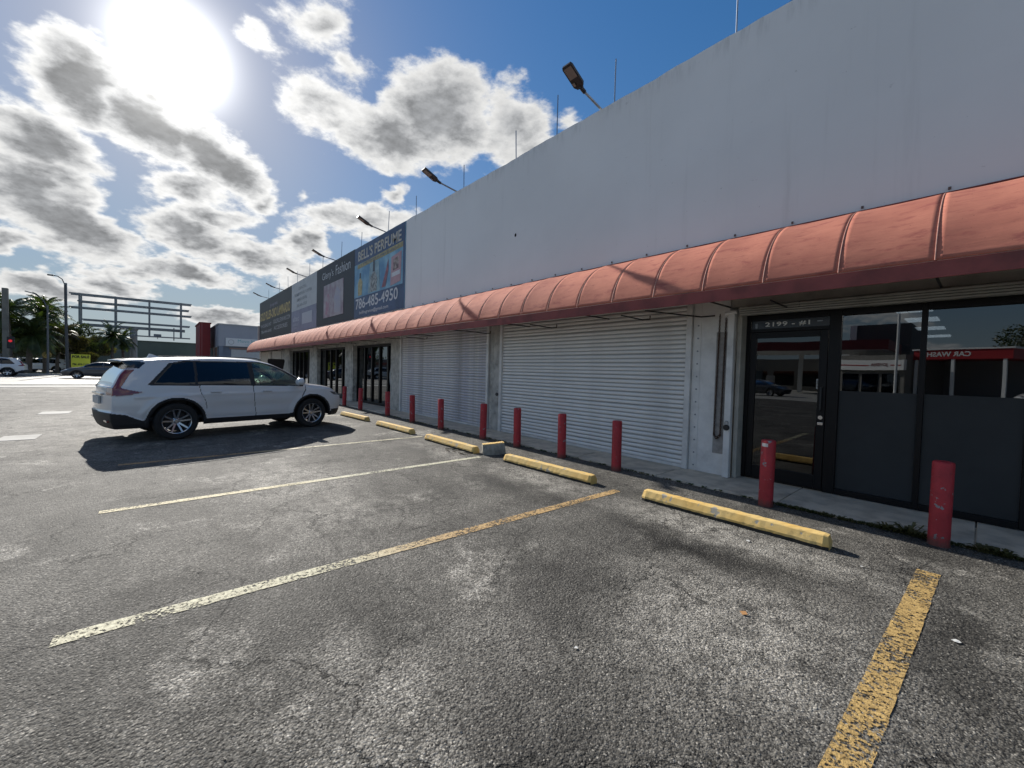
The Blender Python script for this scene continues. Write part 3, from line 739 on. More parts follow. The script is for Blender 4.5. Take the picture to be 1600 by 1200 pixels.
# ---------------------------------------------------------------- awning
aw = thing('awning', 'long faded salmon red barrel awning with dark red valance over the shopfronts', 'awning', (0, 6.44, 2.5))
AY0, AZ0, AY1, AZ1 = 6.443, 3.56, 5.50, 2.665        # top back, bottom front
def aprof(t, sag=0.):
    a = t * PI / 2
    y = AY1 + (AY0 - AY1) * (1 - math.cos(a)) ** 1.0; z = AZ1 + (AZ0 - AZ1) * math.sin(a) ** .95
    yl, zl = AY1 + (AY0 - AY1) * t, AZ1 + (AZ0 - AZ1) * t        # frame bows are a little flatter than a quarter circle
    y, z = y * .72 + yl * .28, z * .72 + zl * .28
    return y + sag * .9 * math.cos(a) , z - sag * math.sin(a)
SP = .722; NP = 28
def panel_mesh(seed):
    rr = random.Random(seed); q = MB(); NX = 14; V = []
    ph = rr.uniform(0, 6); k2 = rr.uniform(.7, 1.3)
    for i in range(NX + 1):
        u = i / NX
        for j in range(NP + 1):
            t = j / NP
            s = .014 * k2 * math.sin(PI * u) * math.sin(PI * min(1, t * 1.0)) ** .5
            s += .004 * math.sin(9 * t + 3 * u + ph) * math.sin(PI * u) * math.sin(PI * t)
            y, z = aprof(t, s); V.append((u * (SP - .004) + .002, y - 6.44, z - 2.5))
    F = [(i * (NP + 1) + j, (i + 1) * (NP + 1) + j, (i + 1) * (NP + 1) + j + 1, i * (NP + 1) + j + 1) for i in range(NX) for j in range(NP)]
    return q.add(V, F)
panels = [panel_mesh(s).build('canvas_panel', canvas, aw, smooth=60, fixn=False) for s in range(5)]
sol = None
for p_ in panels:
    md = p_.modifiers.new('thick', 'SOLIDIFY'); md.thickness = .003; md.offset = 1
ribq = MB(); ribq.tube([(0, aprof(j / 28)[0] - 6.44 - .002, aprof(j / 28)[1] - 2.5 + .002) for j in range(29)], .0055, 6)
rib0 = ribq.build('rib', mat('rib_seam', (.58, .30, .23), .6, var=.3, vs=20), aw, smooth=60)
und = MB(); und.tube([(0, aprof(j / 10)[0] - 6.44 + .03, aprof(j / 10)[1] - 2.5 - .03) for j in range(11)], .013, 6); und.tube([(0, -.90, .05), (0, 0.0, .06)], .012, 6)
bow0 = und.build('bow', black_metal, aw)
xr = -.35 + SP * 11; xl0 = -.35 - SP * 54; k = 0; ribx = []
x = xl0
while x < xr - .1:
    o = panels[k] if k < 5 else inst(random.choice(panels), aw)
    o.location = (x, 0, 0); ribx.append(x); k += 1; x += SP
ribx.append(x)
for i, x in enumerate(ribx):
    o = rib0 if i == 0 else inst(rib0, aw); o.location = (x, 0, 0)
    if i % 3 == 0:
        o = bow0 if i == 0 else inst(bow0, aw); o.location = (x, 0, 0)
# fastener tabs above each rib
tb0 = None
for i, x in enumerate(ribx):
    if tb0 is None: tb0 = MB().box(-.012, .012, -.012, .0, 0, .03, bev=.002).build('fastener', mat('fastener_brown', (.15, .10, .08), .7), aw); o = tb0
    else: o = inst(tb0, aw)
    o.location = (x + .02, .002, 1.10)
L = xl0; Rr = ribx[-1]
MB().box(L, Rr, AY1 - 6.44 - .012, AY1 - 6.44 + .0, 0.0, .158, bev=.003).build('valance', valance_m, aw)
MB().tube([(L, AY1 - 6.44 + .02, .02), (Rr, AY1 - 6.44 + .02, .02)], .014, 8).tube([(L, -.02, 1.04), (Rr, -.02, 1.04)], .014, 8).build('frame_pipe', black_metal, aw)
MB().tube([(L, -.012, 1.068), (Rr, -.012, 1.068)], .010, 6).build('top_hem', valance_m, aw)
# quarter round closing end at the far left
ev = [(L, 0 - .0, .165)] + [(L - .002, aprof(j / NP)[0] - 6.44, aprof(j / NP)[1] - 2.5) for j in range(NP + 1)]
MB().add(ev, [(0, j + 1, j + 2) for j in range(NP)]).build('end_panel', canvas, aw, fixn=False)
arm0 = None
for x in (-1.76, -3.9, -6.05, -8.3, 1.2, -11.5):
    if arm0 is None:
        arm0 = MB().tube([(0, -.75, -.02), (0, -.12, -.03), (.14, -.12, -.03), (.14, -.12, .03)], .011, 6).build('crank_bracket', black_metal, aw); o = arm0
    else: o = inst(arm0, aw)
    o.location = (x, 0, .0)
lab(MB().tube([(-3.6, -.55, .05), (-3.2, -.4, -.02), (-2.9, -.1, -.06), (-2.72, -.04, -.05)], .012, 6).build('cable', black_metal, aw), 'sagging black cable')

hs_ = thing('hanging_sign', 'dark shield shaped board hanging under the far end of the awning', 'sign', (-30.2, 5.85, 1.1))
MB().prism([(-.50, .72), (-.46, .84), (.46, .84), (.50, .72), (.38, .12), (.2, .10), (.12, .0), (-.12, .0), (-.2, .10), (-.38, .12)], 'x', -.03, .03).build('board', mat('dark_board', (.02, .014, .012), .6), hs_)
MB().tube([(0, -.3, .83), (0, -.3, 1.38)], .01, 5).tube([(0, .3, .83), (0, .3, 1.38)], .01, 5).build('hanger', black_metal, hs_)

# ---------------------------------------------------------------- banners on the wall
def banner(name, label, x0, x1, z0, z1, m):
    t = thing(name, label, 'sign', (x0, 6.445, z0))
    MB().box(0, x1 - x0, -.022, 0, 0, z1 - z0).build('sign_panel', m, t)
    return t
SY = -.026
b4 = banner('sign_banner', 'blue perfume shop banner with bottles and a phone number, nearest of the wall signs', -17.93, -13.18, 3.62, 6.575, mat('banner_blue', (.09, .24, .40), .5, c2=(.28, .50, .60), var=.1, vs=.9))
wht = mat('banner_white', (.62, .63, .64), .5, var=.1, vs=8); gold = mat('banner_gold', (.55, .40, .12), .5, var=.35, vs=6); navy = mat('banner_navy', (.05, .09, .18), .5, var=.3, vs=2)
MB().box(0, 4.75, SY + .001, -.0225, 0, .86).box(0, 4.75, SY + .001, -.0225, 2.25, 2.954).box(4.6, 4.75, SY + .001, -.0225, .861, 2.249).build('printed_band', navy, b4)
MB().add([(.35, SY - .001, 2.05), (4.6, SY - .001, 2.13), (4.6, SY - .001, 2.32), (.35, SY - .001, 2.22)], [(0, 1, 2, 3)]).build('printed_ribbon', mat('banner_ribbon', (.40, .34, .16), .5, var=.4, vs=5), b4)
silver = mat('banner_silver', (.55, .54, .52), .5, var=.45, vs=5, c2=(.45, .36, .20))
lettering("BELL'S PERFUME", 4.05, .42, silver, b4, 'lettering', (.42, SY - .003, 2.36), offset=.02)
lettering('perfumes y mas para ti', 3.2, .12, navy, b4, 'lettering', (1.0, SY - .0035, 2.13))
lettering('786-485-4950', 4.05, .44, wht, b4, 'lettering', (.2, SY - .003, .36), offset=.012)
lettering('bellfragrance@gmail.com', 2.85, .17, wht, b4, 'lettering', (.62, SY - .003, .10), offset=.008)
# printed bottles and boxes
MB().add([(.45, SY - .002, .92), (.86, SY - .002, .92), (.92, SY - .002, 1.45), (.75, SY - .002, 1.62), (.58, SY - .002, 1.62), (.42, SY - .002, 1.45)], [(0, 1, 2, 3, 4, 5)]).build('printed_bottle', mat('print_amber', (.50, .42, .20), .5, var=.4, vs=7), b4)
MB().add([(.58, SY - .003, 1.63), (.75, SY - .003, 1.63), (.73, SY - .003, 1.85), (.60, SY - .003, 1.85)], [(0, 1, 2, 3)]).build('printed_cap', mat('print_dark', (.05, .06, .08), .5), b4)
MB().add([(1.5, SY - .0015, .9), (2.7, SY - .0015, .9), (2.55, SY - .0015, 2.04), (1.7, SY - .0015, 2.04)], [(0, 1, 2, 3)]).build('printed_glow', mat('print_paleblue', (.30, .45, .50), .5, var=.4, vs=2.5), b4)
MB().add([(1.75, SY - .003, .92), (2.38, SY - .003, .92), (2.42, SY - .003, 1.42), (2.2, SY - .003, 1.68), (1.98, SY - .003, 1.68), (1.72, SY - .003, 1.42)], [(0, 1, 2, 3, 4, 5)]).build('printed_bottle', mat('print_silver', (.40, .42, .40), .5, c2=(.08, .09, .09), var=.1, vs=9), b4)
MB().add([(1.98, SY - .004, 1.69), (2.2, SY - .004, 1.69), (2.17, SY - .004, 2.14), (2.02, SY - .004, 2.14)], [(0, 1, 2, 3)]).build('printed_cap', mat('print_dark', (.05, .06, .08), .5), b4)
MB().add([(2.85, SY - .003, .95), (3.2, SY - .003, .95), (3.45, SY - .003, 1.55), (3.42, SY - .003, 1.95), (3.25, SY - .003, 1.6)], [(0, 1, 2, 3, 4)]).build('printed_bottle', mat('print_rose', (.34, .12, .15), .5, var=.5, vs=5), b4)
MB().add([(3.62, SY - .003, .9), (4.45, SY - .003, .98), (4.5, SY - .003, 2.02), (3.68, SY - .003, 1.93)], [(0, 1, 2, 3)]).build('printed_box', mat('print_pink', (.50, .30, .32), .5, var=.2, vs=5), b4)
MB().add([(3.82, SY - .004, 1.42), (4.28, SY - .004, 1.45), (4.3, SY - .004, 1.88), (3.86, SY - .004, 1.83)], [(0, 1, 2, 3)]).build('printed_photo', mat('print_brown', (.12, .06, .06), .5, c2=(.45, .38, .33), vs=5, var=.1), b4)
MB().add([(3.72, SY - .004, 1.20), (4.40, SY - .004, 1.23), (4.40, SY - .004, 1.38), (3.72, SY - .004, 1.35)], [(0, 1, 2, 3)]).build('printed_label', wht, b4)
b3 = banner('sign_banner', "black banner reading Gleny's Fashion above a square picture", -23.45, -17.955, 3.62, 6.60, mat('banner_black', (.020, .022, .028), .55, var=.3, vs=1))
lettering("Gleny's", 1.75, .46, wht, b3, 'lettering', (.95, SY, 2.20), offset=-.005)
lettering('Fashion', 1.95, .46, wht, b3, 'lettering', (3.05, SY, 2.26), offset=-.005)
MB().box(1.25, 4.15, SY - .008, -.0225, .36, 1.98).build('poster', mat('faded_poster', (.44, .42, .43), .6, c2=(.30, .22, .26), var=.1, vs=1.6), b3)
MB().add([(1.5, SY - .010, .5), (2.0, SY - .010, .5), (2.25, SY - .010, 1.3), (1.95, SY - .010, 1.6), (1.6, SY - .010, 1.2)], [(0, 1, 2, 3, 4)]).build('printed_figure', mat('poster_pink', (.42, .20, .26), .6, c2=(.40, .36, .38), var=.1, vs=3), b3)
MB().add([(2.9, SY - .010, .5), (3.8, SY - .010, .5), (3.8, SY - .010, 1.4), (3.3, SY - .010, 1.75), (2.9, SY - .010, 1.3)], [(0, 1, 2, 3, 4)]).build('printed_figure', mat('poster_blue', (.36, .36, .44), .6, c2=(.42, .41, .42), var=.1, vs=3), b3)
b2 = banner('sign_banner', 'faded pale grey and lilac banner with blurred small print', -28.85, -23.475, 3.62, 6.60, mat('banner_grey', (.52, .54, .54), .6, var=.12, vs=2))
MB().box(0, 5.375, SY + .001, -.0225, 0, 1.28).build('printed_band', mat('banner_lilac', (.27, .28, .36), .6, var=.2, vs=1.5), b2)
MB().box(2.5, 4.55, SY - .002, SY, .36, 1.0, bev=.0006).build('printed_card', mat('banner_card', (.46, .48, .52), .6), b2)
faint = mat('faded_print', (.27, .29, .30), .6); palep = mat('pale_print', (.44, .45, .50), .6)
for (s_, x, z, w) in [('DENTAL', 1.7, 2.45, 1.7), ('TRATAMIENTO FACIAL Y CORPORAL', .7, 2.12, 3.8), ('LIMPIEZA DENTAL', 1.3, 1.79, 2.2), ('305-456-2525', 1.3, 1.45, 2.2)]: lettering(s_, w, .17, faint, b2, 'lettering', (x, SY, z), offset=.01)
lettering('altec', 1.5, .34, palep, b2, 'lettering', (.35, SY - .003, .62), offset=.02); lettering('medical', 1.3, .18, palep, b2, 'lettering', (.35, SY - .003, .35)); lettering('spa', .6, .12, palep, b2, 'lettering', (.7, SY - .003, .14))
b1 = banner('sign_banner', 'black banner with large gold ORO LAMINADO lettering, farthest of the wall signs', -39.5, -28.88, 3.62, 6.60, mat('banner_black2', (.030, .030, .028), .55, var=.3, vs=1))
lettering('GOLD FILLER-ORO LAMINADO', 10.0, .66, gold, b1, 'lettering', (.3, SY, 1.42), offset=.03)
lettering('Joyas', 2.6, .32, mat('banner_mauve', (.22, .19, .26), .5), b1, 'lettering', (4.0, SY, 2.2)) 
gp = mat('banner_greyprint', (.30, .30, .31), .5)
lettering('WHOLESALE INT', 4.2, .26, gp, b1, 'lettering', (.4, SY, .88), offset=.02); lettering('GOLDFILLERMIAMI.COM', 5.0, .30, gp, b1, 'lettering', (5.3, SY, .93), offset=.02)
lettering('786-444-6045', 4.0, .24, gp, b1, 'lettering', (.7, SY, .42), offset=.02); lettering('ACCESSORIES', 4.1, .28, gp, b1, 'lettering', (5.5, SY, .47), offset=.02)
dp = mat('white_downpipe', (.5, .49, .46), .6)
tag(MB().box(-39.62, -39.50, 6.30, 6.42, 3.45, 4.75).build('downpipe', dp), 'short pale pipe at the far corner beside the gold lettered banner', 'pipe')

# ---------------------------------------------------------------- flood lights and rods on the parapet
LX = [-5.07, -10.13, -14.95, -20.65, -25.66, -31.3, -36.1]
ordn = ['over the blank white wall, nearest and largest', 'second along the parapet, over the blank wall', 'over the blue perfume banner', "over the Gleny's Fashion banner", 'over the pale grey banner', 'over the right part of the gold lettered banner', 'farthest, over the left end of the gold lettered banner']
fl = thing('flood_light', '', 'lamp', (LX[0], 6.5, 6.62), 0, 'flood lights along the parapet')
MB().tube([(0, .12, .0), (0, -.55, .10)], .022, 8).build('arm', grey_steel, fl)
MB().tube([(0, -.53, .095), (0, -.66, .13)], .036, 10).box(-.03, .03, -.70, -.60, .10, .155, bev=.008).build('knuckle', black_metal, fl)
hd = MB(); hd.prism([(-.15, -.05), (-.15, .46), (-.12, .52), (.12, .52), (.15, .46), (.15, -.05), (.08, -.14), (-.08, -.14)], 'z', -.028, .028)
head = hd.build('lamp_head', black_metal, fl); head.rotation_euler = (R(180 - 24), 0, 0); head.location = (0, -.74, .16); head.scale = (.70, .70, .8)
MB().prism([(-.115, .16), (-.115, .46), (.115, .46), (.115, .16)], 'z', .0285, .033).prism([(-.05, -.02), (-.05, .07), (-.115, .07), (-.115, -.02)], 'z', .0285, .05).build('lamp_lens', lens_m, head)
for i, x in enumerate(LX):
    o = fl if i == 0 else copy_tree(fl)
    o.location = (x, 6.5, 6.62); o.rotation_euler = (0, 0, R([2, -1, 1, 0, 2, -2, 1][i])); o['label'] = 'black flood light on an arm ' + ordn[i]
RX = [(-2.66, 1.0), (-4.84, .95), (-6.33, 1.0), (-7.67, .8), (-9.92, .8), (-12.76, .78), (-14.98, .9), (-17.69, .75), (-20.2, .9), (-23.1, .75), (-25.53, .85), (-28.25, .85), (-30.6, .9), (-33.2, .85), (-36.9, .85)]
rod0 = None
where = ['rightmost, nearest the camera', 'just right of the nearest flood light', 'between the nearest flood light and the next, right one', 'between the nearest flood light and the next, left one', 'right above the second flood light', 'just right of the blue perfume banner', 'beside the flood light over the perfume banner', "over the seam of the perfume and Gleny's banners", "beside the flood light over Gleny's Fashion", "over the seam of Gleny's and the grey banner", 'beside the flood light over the grey banner', 'over the seam of the grey and the gold banner', 'over the right end of the gold banner', 'over the middle of the gold banner', 'last one at the far left corner']
for i, (x, h) in enumerate(RX):
    q = MB().tube([(0, 0, 0), (0, 0, .5), (.004, 0, 1)], .012, 7)
    if rod0 is None: rod0 = q.build('roof_rod', mat('rod_steel', (.20, .24, .30), .35, metal=.6)); o = rod0
    else: o = rod0.copy(); col.objects.link(o)
    o.location = (x, 6.60, 6.56); o.scale = (1, 1, h); o.rotation_euler = (R(random.uniform(-2, 2)), R(random.uniform(-1.5, 1.5)), 0)
    tag(o, 'thin rod on the parapet, ' + where[i], 'rod', 'thin rods along the parapet')

# ---------------------------------------------------------------- bollards
BX = [(-.225, 5.55, .80), (-1.66, 5.50, .80), (-3.77, 5.50, .80), (-4.93, 5.50, .80), (-6.16, 5.52, .80), (-7.29, 5.50, .80), (-9.03, 5.47, .79), (-10.64, 5.50, .79), (-12.44, 5.56, .79), (-14.6, 5.50, .80), (-16.5, 5.58, .78)]
bl = ['nearest one, in front of the dark windows, gouged shaft', 'with a small white sticker near its top, in front of the entrance door', 'rightmost in front of the clean white shutter', 'second from the right in front of the clean white shutter', 'third from the right in front of the clean white shutter', 'at the right end of the stained shutter, behind the broken stop piece', 'in front of the middle of the stained shutter', 'in front of the left part of the stained shutter', 'just left of the stained shutter, by the glass shopfront', 'in front of the first glass shopfront from the shutters', 'farthest one, beside the nose of the white car']
b0 = None
for i, (x, y, h) in enumerate(BX):
    q = MB().lathe([(.002, h), (.055, h + .001), (.071, h - .004), (.076, h - .018), (.076, 0.25), (.077, .03), (.080, .0)], 24)
    q.build('bollard', bollard_m, None, smooth=35)
    o = bpy.context.scene.collection.objects[-1] if False else q and [ob for ob in bpy.data.objects if ob.name.startswith('bollard')][-1]
    o.location = (x, y, -.01); o.rotation_euler = (R(random.uniform(-.6, .6)), R(random.uniform(-.9, .9)), random.uniform(0, 6))
    if i > 4: o.rotation_euler[0] = R(random.uniform(-1.2, 1.2))
    tag(o, 'red bollard, ' + bl[i], 'bollard', 'red bollards along the shopfronts')
    if i == 1:
        a0, a1 = -1.55 - .45, -1.55 + .45
        st = MB(); V = []
        for k in range(7):
            a = -PI / 2 - .25 + (k - 3) * .16 - o.rotation_euler[2]
            V += [(.0785 * math.cos(a), .0785 * math.sin(a), .725), (.0785 * math.cos(a), .0785 * math.sin(a), .765)]
        st.add(V, [(2 * k, 2 * k + 2, 2 * k + 3, 2 * k + 1) for k in range(6)]).build('sticker', mat('white_sticker', (.6, .58, .56), .5), o)

# ---------------------------------------------------------------- wheel stops
def stop_mesh(L, seed, endmat=True):
    bm = bmesh.new(); rr = random.Random(seed)
    prof = [(-.085, 0), (-.086, .032), (-.084, .055), (-.055, .118), (-.045, .125), (.045, .125), (.055, .118), (.084, .055), (.086, .032), (.085, 0)]
    n = 40; rings = []
    for i in range(n + 1):
        x = -L / 2 + L * i / n; sh = 1.0
        if i == 0 or i == n: sh = .86
        ring = []
        for (y, z) in prof:
            j = rr.uniform(-.0022, .0022)
            ring.append(bm.verts.new((x + (0.012 if i == 0 else -.012 if i == n else 0) * (z > .1), y * (sh + .0) + j, max(0, z * (.97 if i in (0, n) else 1) + (j if z > 0 else 0)))))
        rings.append(ring)
    k = len(prof)
    for i in range(n):
        for j in range(k):
            f = bm.faces.new((rings[i][j], rings[i][(j + 1) % k], rings[i + 1][(j + 1) % k], rings[i + 1][j])); f.smooth = False
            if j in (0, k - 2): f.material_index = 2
    f = bm.faces.new(rings[0][::-1]); f.material_index = 1 if endmat else 0; f = bm.faces.new(rings[-1]); f.material_index = 1 if endmat == 2 else 0
    me = bpy.data.meshes.new('wheel_stop'); bmesh.ops.recalc_face_normals(bm, faces=bm.faces[:]); bm.to_mesh(me); bm.free()
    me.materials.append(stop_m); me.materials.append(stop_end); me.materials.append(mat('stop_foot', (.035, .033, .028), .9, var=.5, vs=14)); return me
ST = [(-1.765, 4.56, 1.83, 1.5, 'nearest yellow concrete wheel stop, in front of the entrance bollard'), (-4.37, 4.52, 1.80, 1.8, 'yellow wheel stop with peeled white scuffs, right of the broken piece'),
      (-6.97, 4.44, 1.80, 0.0, 'yellow wheel stop touching the broken piece at its right end'), (-9.6, 4.48, 1.83, 1.5, 'yellow wheel stop between the shadow of the car and the third bollard from the shutters'),
      (-12.35, 4.48, 1.83, 2.5, 'farthest yellow wheel stop, right at the nose of the white car')]
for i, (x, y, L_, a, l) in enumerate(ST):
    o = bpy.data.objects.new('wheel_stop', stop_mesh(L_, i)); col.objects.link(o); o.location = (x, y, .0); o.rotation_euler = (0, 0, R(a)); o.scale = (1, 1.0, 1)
    tag(o, l, 'wheel stop', 'yellow wheel stops')
o = bpy.data.objects.new('wheel_stop_fragment', stop_mesh(.42, 11, 2)); col.objects.link(o); o.location = (-5.86, 4.68, .0); o.rotation_euler = (R(2), R(-5), R(62)); o.scale = (1, 1.15, 1.65)
for p_ in o.data.polygons:
    if p_.normal.z < .75: p_.material_index = 1
tag(o, 'broken off end of a wheel stop turned sideways, bare grey face showing', 'concrete piece')
stk = MB(); rr = random.Random(4)
for k in range(9):
    x, y, a = -6.35 + rr.uniform(-.45, .25), 4.22 + rr.uniform(-.08, .08), rr.uniform(-.5, .5); l = rr.uniform(.08, .3)
    stk.tube([(x, y, .012), (x + l * math.cos(a), y + l * math.sin(a), .02)], .006, 5)
stuff(stk.build('twigs', mat('twig', (.06, .045, .03), .9)))['label'] = 'dark twigs lying by the broken wheel stop'; bpy.data.objects['twigs']['category'] = 'twigs'

# weeds, grit and litter along the walk
leaf_d = leaf_mat('weed_leaf', (.05, .075, .02), (.10, .09, .035))
wd = MB(); rr = random.Random(9)
def tuft(cx, cy, n, h):
    for _ in range(n):
        a = rr.uniform(0, 2 * PI); l = rr.uniform(.4, 1) * h; w = .008 + .006 * rr.random(); bx_, by_ = cx + rr.uniform(-.03, .03), cy + rr.uniform(-.015, .015)
        dx, dy = math.cos(a), math.sin(a)
        p1 = (bx_ + dx * l * .5, by_ + dy * l * .5, .01 + l * .55); p2 = (bx_ + dx * l, by_ + dy * l, .01 + l * .45)
        wd.add([(bx_ - dy * w * .4, by_ + dx * w * .4, .005), (bx_ + dy * w * .4, by_ - dx * w * .4, .005), (p1[0] + dy * w, p1[1] - dx * w, p1[2]), (p1[0] - dy * w, p1[1] + dx * w, p1[2]), p2], [(0, 1, 2, 3), (3, 2, 4)])
for _ in range(150): tuft(rr.uniform(-1.6, .5), 5.645 + rr.uniform(-.025, .02), 5, .05)
for cx in (-.42, -.52, -.36, .05, .12, .18, -.6): tuft(cx, 5.63, 26, .12)
for cx in (-.44,): tuft(cx, 5.64, 20, .2)
for _ in range(160): tuft(rr.uniform(-13, -1.6), 5.645 + rr.uniform(-.02, .02), 4, .035)
stuff(wd.build('weeds', leaf_d, fixn=False))['label'] = 'small dark weeds growing along the edge of the storefront walk'; bpy.data.objects['weeds']['category'] = 'weeds'
gr = MB()
for _ in range(1500):
    u = rr.random()
    if u < .45: x, y = rr.uniform(-14, 1), 5.60 + rr.gauss(0, .03)
    elif u < .7: x, y = rr.uniform(-2.9, -.7), 4.4 + rr.gauss(0, .08)
    else: x, y = rr.uniform(-9, 1.5), rr.uniform(.2, 5.4)
    s_ = rr.uniform(.003, .009); V = [(x + rr.uniform(-1, 1) * s_, y + rr.uniform(-1, 1) * s_, .001 + rr.uniform(0, 1) * s_) for _ in range(4)]
    gr.add(V, [(0, 1, 2), (0, 2, 3), (0, 3, 1), (1, 3, 2)])
stuff(gr.build('grit', mat('grit_stone', (.30, .28, .25), .9)))['label'] = 'loose grit and chips scattered over the asphalt'; bpy.data.objects['grit']['category'] = 'grit'
lf = MB(); x, y = -.98, 2.85
lf.add([(x, y, .012), (x + .03, y + .015, .02), (x + .05, y, .012), (x + .025, y - .02, .006)], [(0, 1, 2), (0, 2, 3)])
tag(lf.build('fallen_leaf', mat('dry_leaf', (.40, .20, .07), .7), fixn=False), 'small orange dry leaf lying on the asphalt', 'leaf')
pp = MB()
for (x, y, s_) in [(-1.42, 1.75, .012), (-.05, 3.55, .022), (-1.38, 4.15, .02), (-.6, 4.35, .012)]:
    pp.add([(x + s_ * math.cos(a) * rr.uniform(.6, 1.2), y + s_ * math.sin(a) * rr.uniform(.6, 1.2), .007 + .003 * rr.random()) for a in [k * PI / 3.5 for k in range(7)]], [tuple(range(7))])
stuff(pp.build('paper_scraps', mat('paper', (.55, .55, .53), .8), fixn=False))['label'] = 'tiny white scraps of paper on the asphalt'; bpy.data.objects['paper_scraps']['category'] = 'litter'
#CARS#
# ---------------------------------------------------------------- cars
def smooth_interp(pts):
    xs = np.array([p[0] for p in pts], float); ys = np.array([p[1] for p in pts], float)
    h = np.diff(xs); dl = np.diff(ys) / h; m = np.zeros(len(xs))
    m[0], m[-1] = dl[0], dl[-1]
    for i in range(1, len(xs) - 1):
        if dl[i - 1] * dl[i] > 0: m[i] = 2 * dl[i - 1] * dl[i] / (dl[i - 1] + dl[i])      # monotone cubic
    def f(x):
        x = np.clip(x, xs[0], xs[-1]); i = np.clip(np.searchsorted(xs, x) - 1, 0, len(xs) - 2)
        t = (x - xs[i]) / h[i]; t2, t3 = t * t, t * t * t
        return (2*t3 - 3*t2 + 1) * ys[i] + (t3 - 2*t2 + t) * h[i] * m[i] + (-2*t3 + 3*t2) * ys[i+1] + (t3 - t2) * h[i] * m[i+1]
    return f
def inpoly(px, pz, poly):
    ins = np.zeros(px.shape, bool); n = len(poly)
    for i in range(n):
        x1, z1 = poly[i]; x2, z2 = poly[(i + 1) % n]
        c = ((z1 > pz) != (z2 > pz)) & (px < (x2 - x1) * (pz - z1) / (z2 - z1 + 1e-12) + x1); ins ^= c
    return ins
def near_line(px, pz, line, w):
    d = np.full(px.shape, 9.)
    for (x1, z1), (x2, z2) in zip(line[:-1], line[1:]):
        vx, vz = x2 - x1, z2 - z1; t = np.clip(((px - x1) * vx + (pz - z1) * vz) / (vx * vx + vz * vz), 0, 1)
        d = np.minimum(d, np.hypot(px - x1 - t * vx, pz - z1 - t * vz))
    return d < w
def wheel_parts(root, P, res=36, detail=True):
    Rw, rr_, w = P['Rw'], P['rim'], .115
    tp = [(rr_ + .004, -w * .78), (rr_ + .03, -w * .98), (Rw - .035, -w), (Rw - .008, -w * .82), (Rw, -w * .5), (Rw, w * .5), (Rw - .008, w * .82), (Rw - .035, w), (rr_ + .03, w * .98), (rr_ + .004, w * .78)]
    ty = MB().lathe(tp, res, 'y').build('tyre', tyre_m, None, smooth=35)
    rm = MB()
    rm.lathe([(rr_ + .004, -w * .8), (rr_ - .006, -w * .92), (rr_ - .018, -w * .86), (rr_ - .026, -w * .6), (rr_ - .04, w * .6), (rr_ - .02, w * .8)], res, 'y')
    rm.lathe([(.001, -w * .50), (.03, -w * .50), (.036, -w * .42), (.075, -w * .30), (.08, -w * .1)], 20, 'y')
    if detail:
        for k in range(10):
            a = 2 * PI * k / 10 + PI / 10 + (.07 if k % 2 else -.07); ca, sa = math.cos(a), math.sin(a)
            def pt(r, t, y): return (r * ca - t * sa, y, r * sa + t * ca)
            r0, r1 = .05, rr_ - .016; y0, y1 = -w * .44, -w * .80
            V = [pt(r0, -.017, y0), pt(r0, .017, y0), pt(r1, .014, y1), pt(r1, -.014, y1), pt(r0, -.020, y0 + .03), pt(r0, .020, y0 + .03), pt(r1, .018, y1 + .045), pt(r1, -.018, y1 + .045)]
            rm.add(V, [(0, 1, 2, 3), (4, 7, 6, 5), (0, 4, 5, 1), (1, 5, 6, 2), (2, 6, 7, 3), (3, 7, 4, 0)])
    else:
        for k in range(5):
            a = 2 * PI * k / 5; ca, sa = math.cos(a), math.sin(a)
            V = [(r * ca - t * sa, y, r * sa + t * ca) for r, t, y in [(.03, -.04, -.05), (.03, .04, -.05), (rr_ - .01, .03, -.08), (rr_ - .01, -.03, -.08)]]
            rm.add(V, [(0, 1, 2, 3)])
    rim = rm.build('rim', rim_m, None, smooth=30)
    bk = MB().lathe([(.001, .0), (rr_ - .05, .0), (rr_ - .05, .02)], 24, 'y').build('brake_disc', car_black, None)
    first = True
    for x in (P['rx'], P['fx']):
        for sgn in (-1, 1):
            if first: a, b, c = ty, rim, bk; first = False
            else:
                a, b, c = ty.copy(), rim.copy(), bk.copy()
                for o in (a, b, c): col.objects.link(o)
            a.name = 'wheel'
            a.parent = root; a.location = (x, sgn * (P['W'] - w - .015), Rw); a.rotation_euler = (0, random.uniform(0, 1), 0 if sgn < 0 else PI)
            for o in (b, c): o.parent = a; o.location = (0, 0, 0)

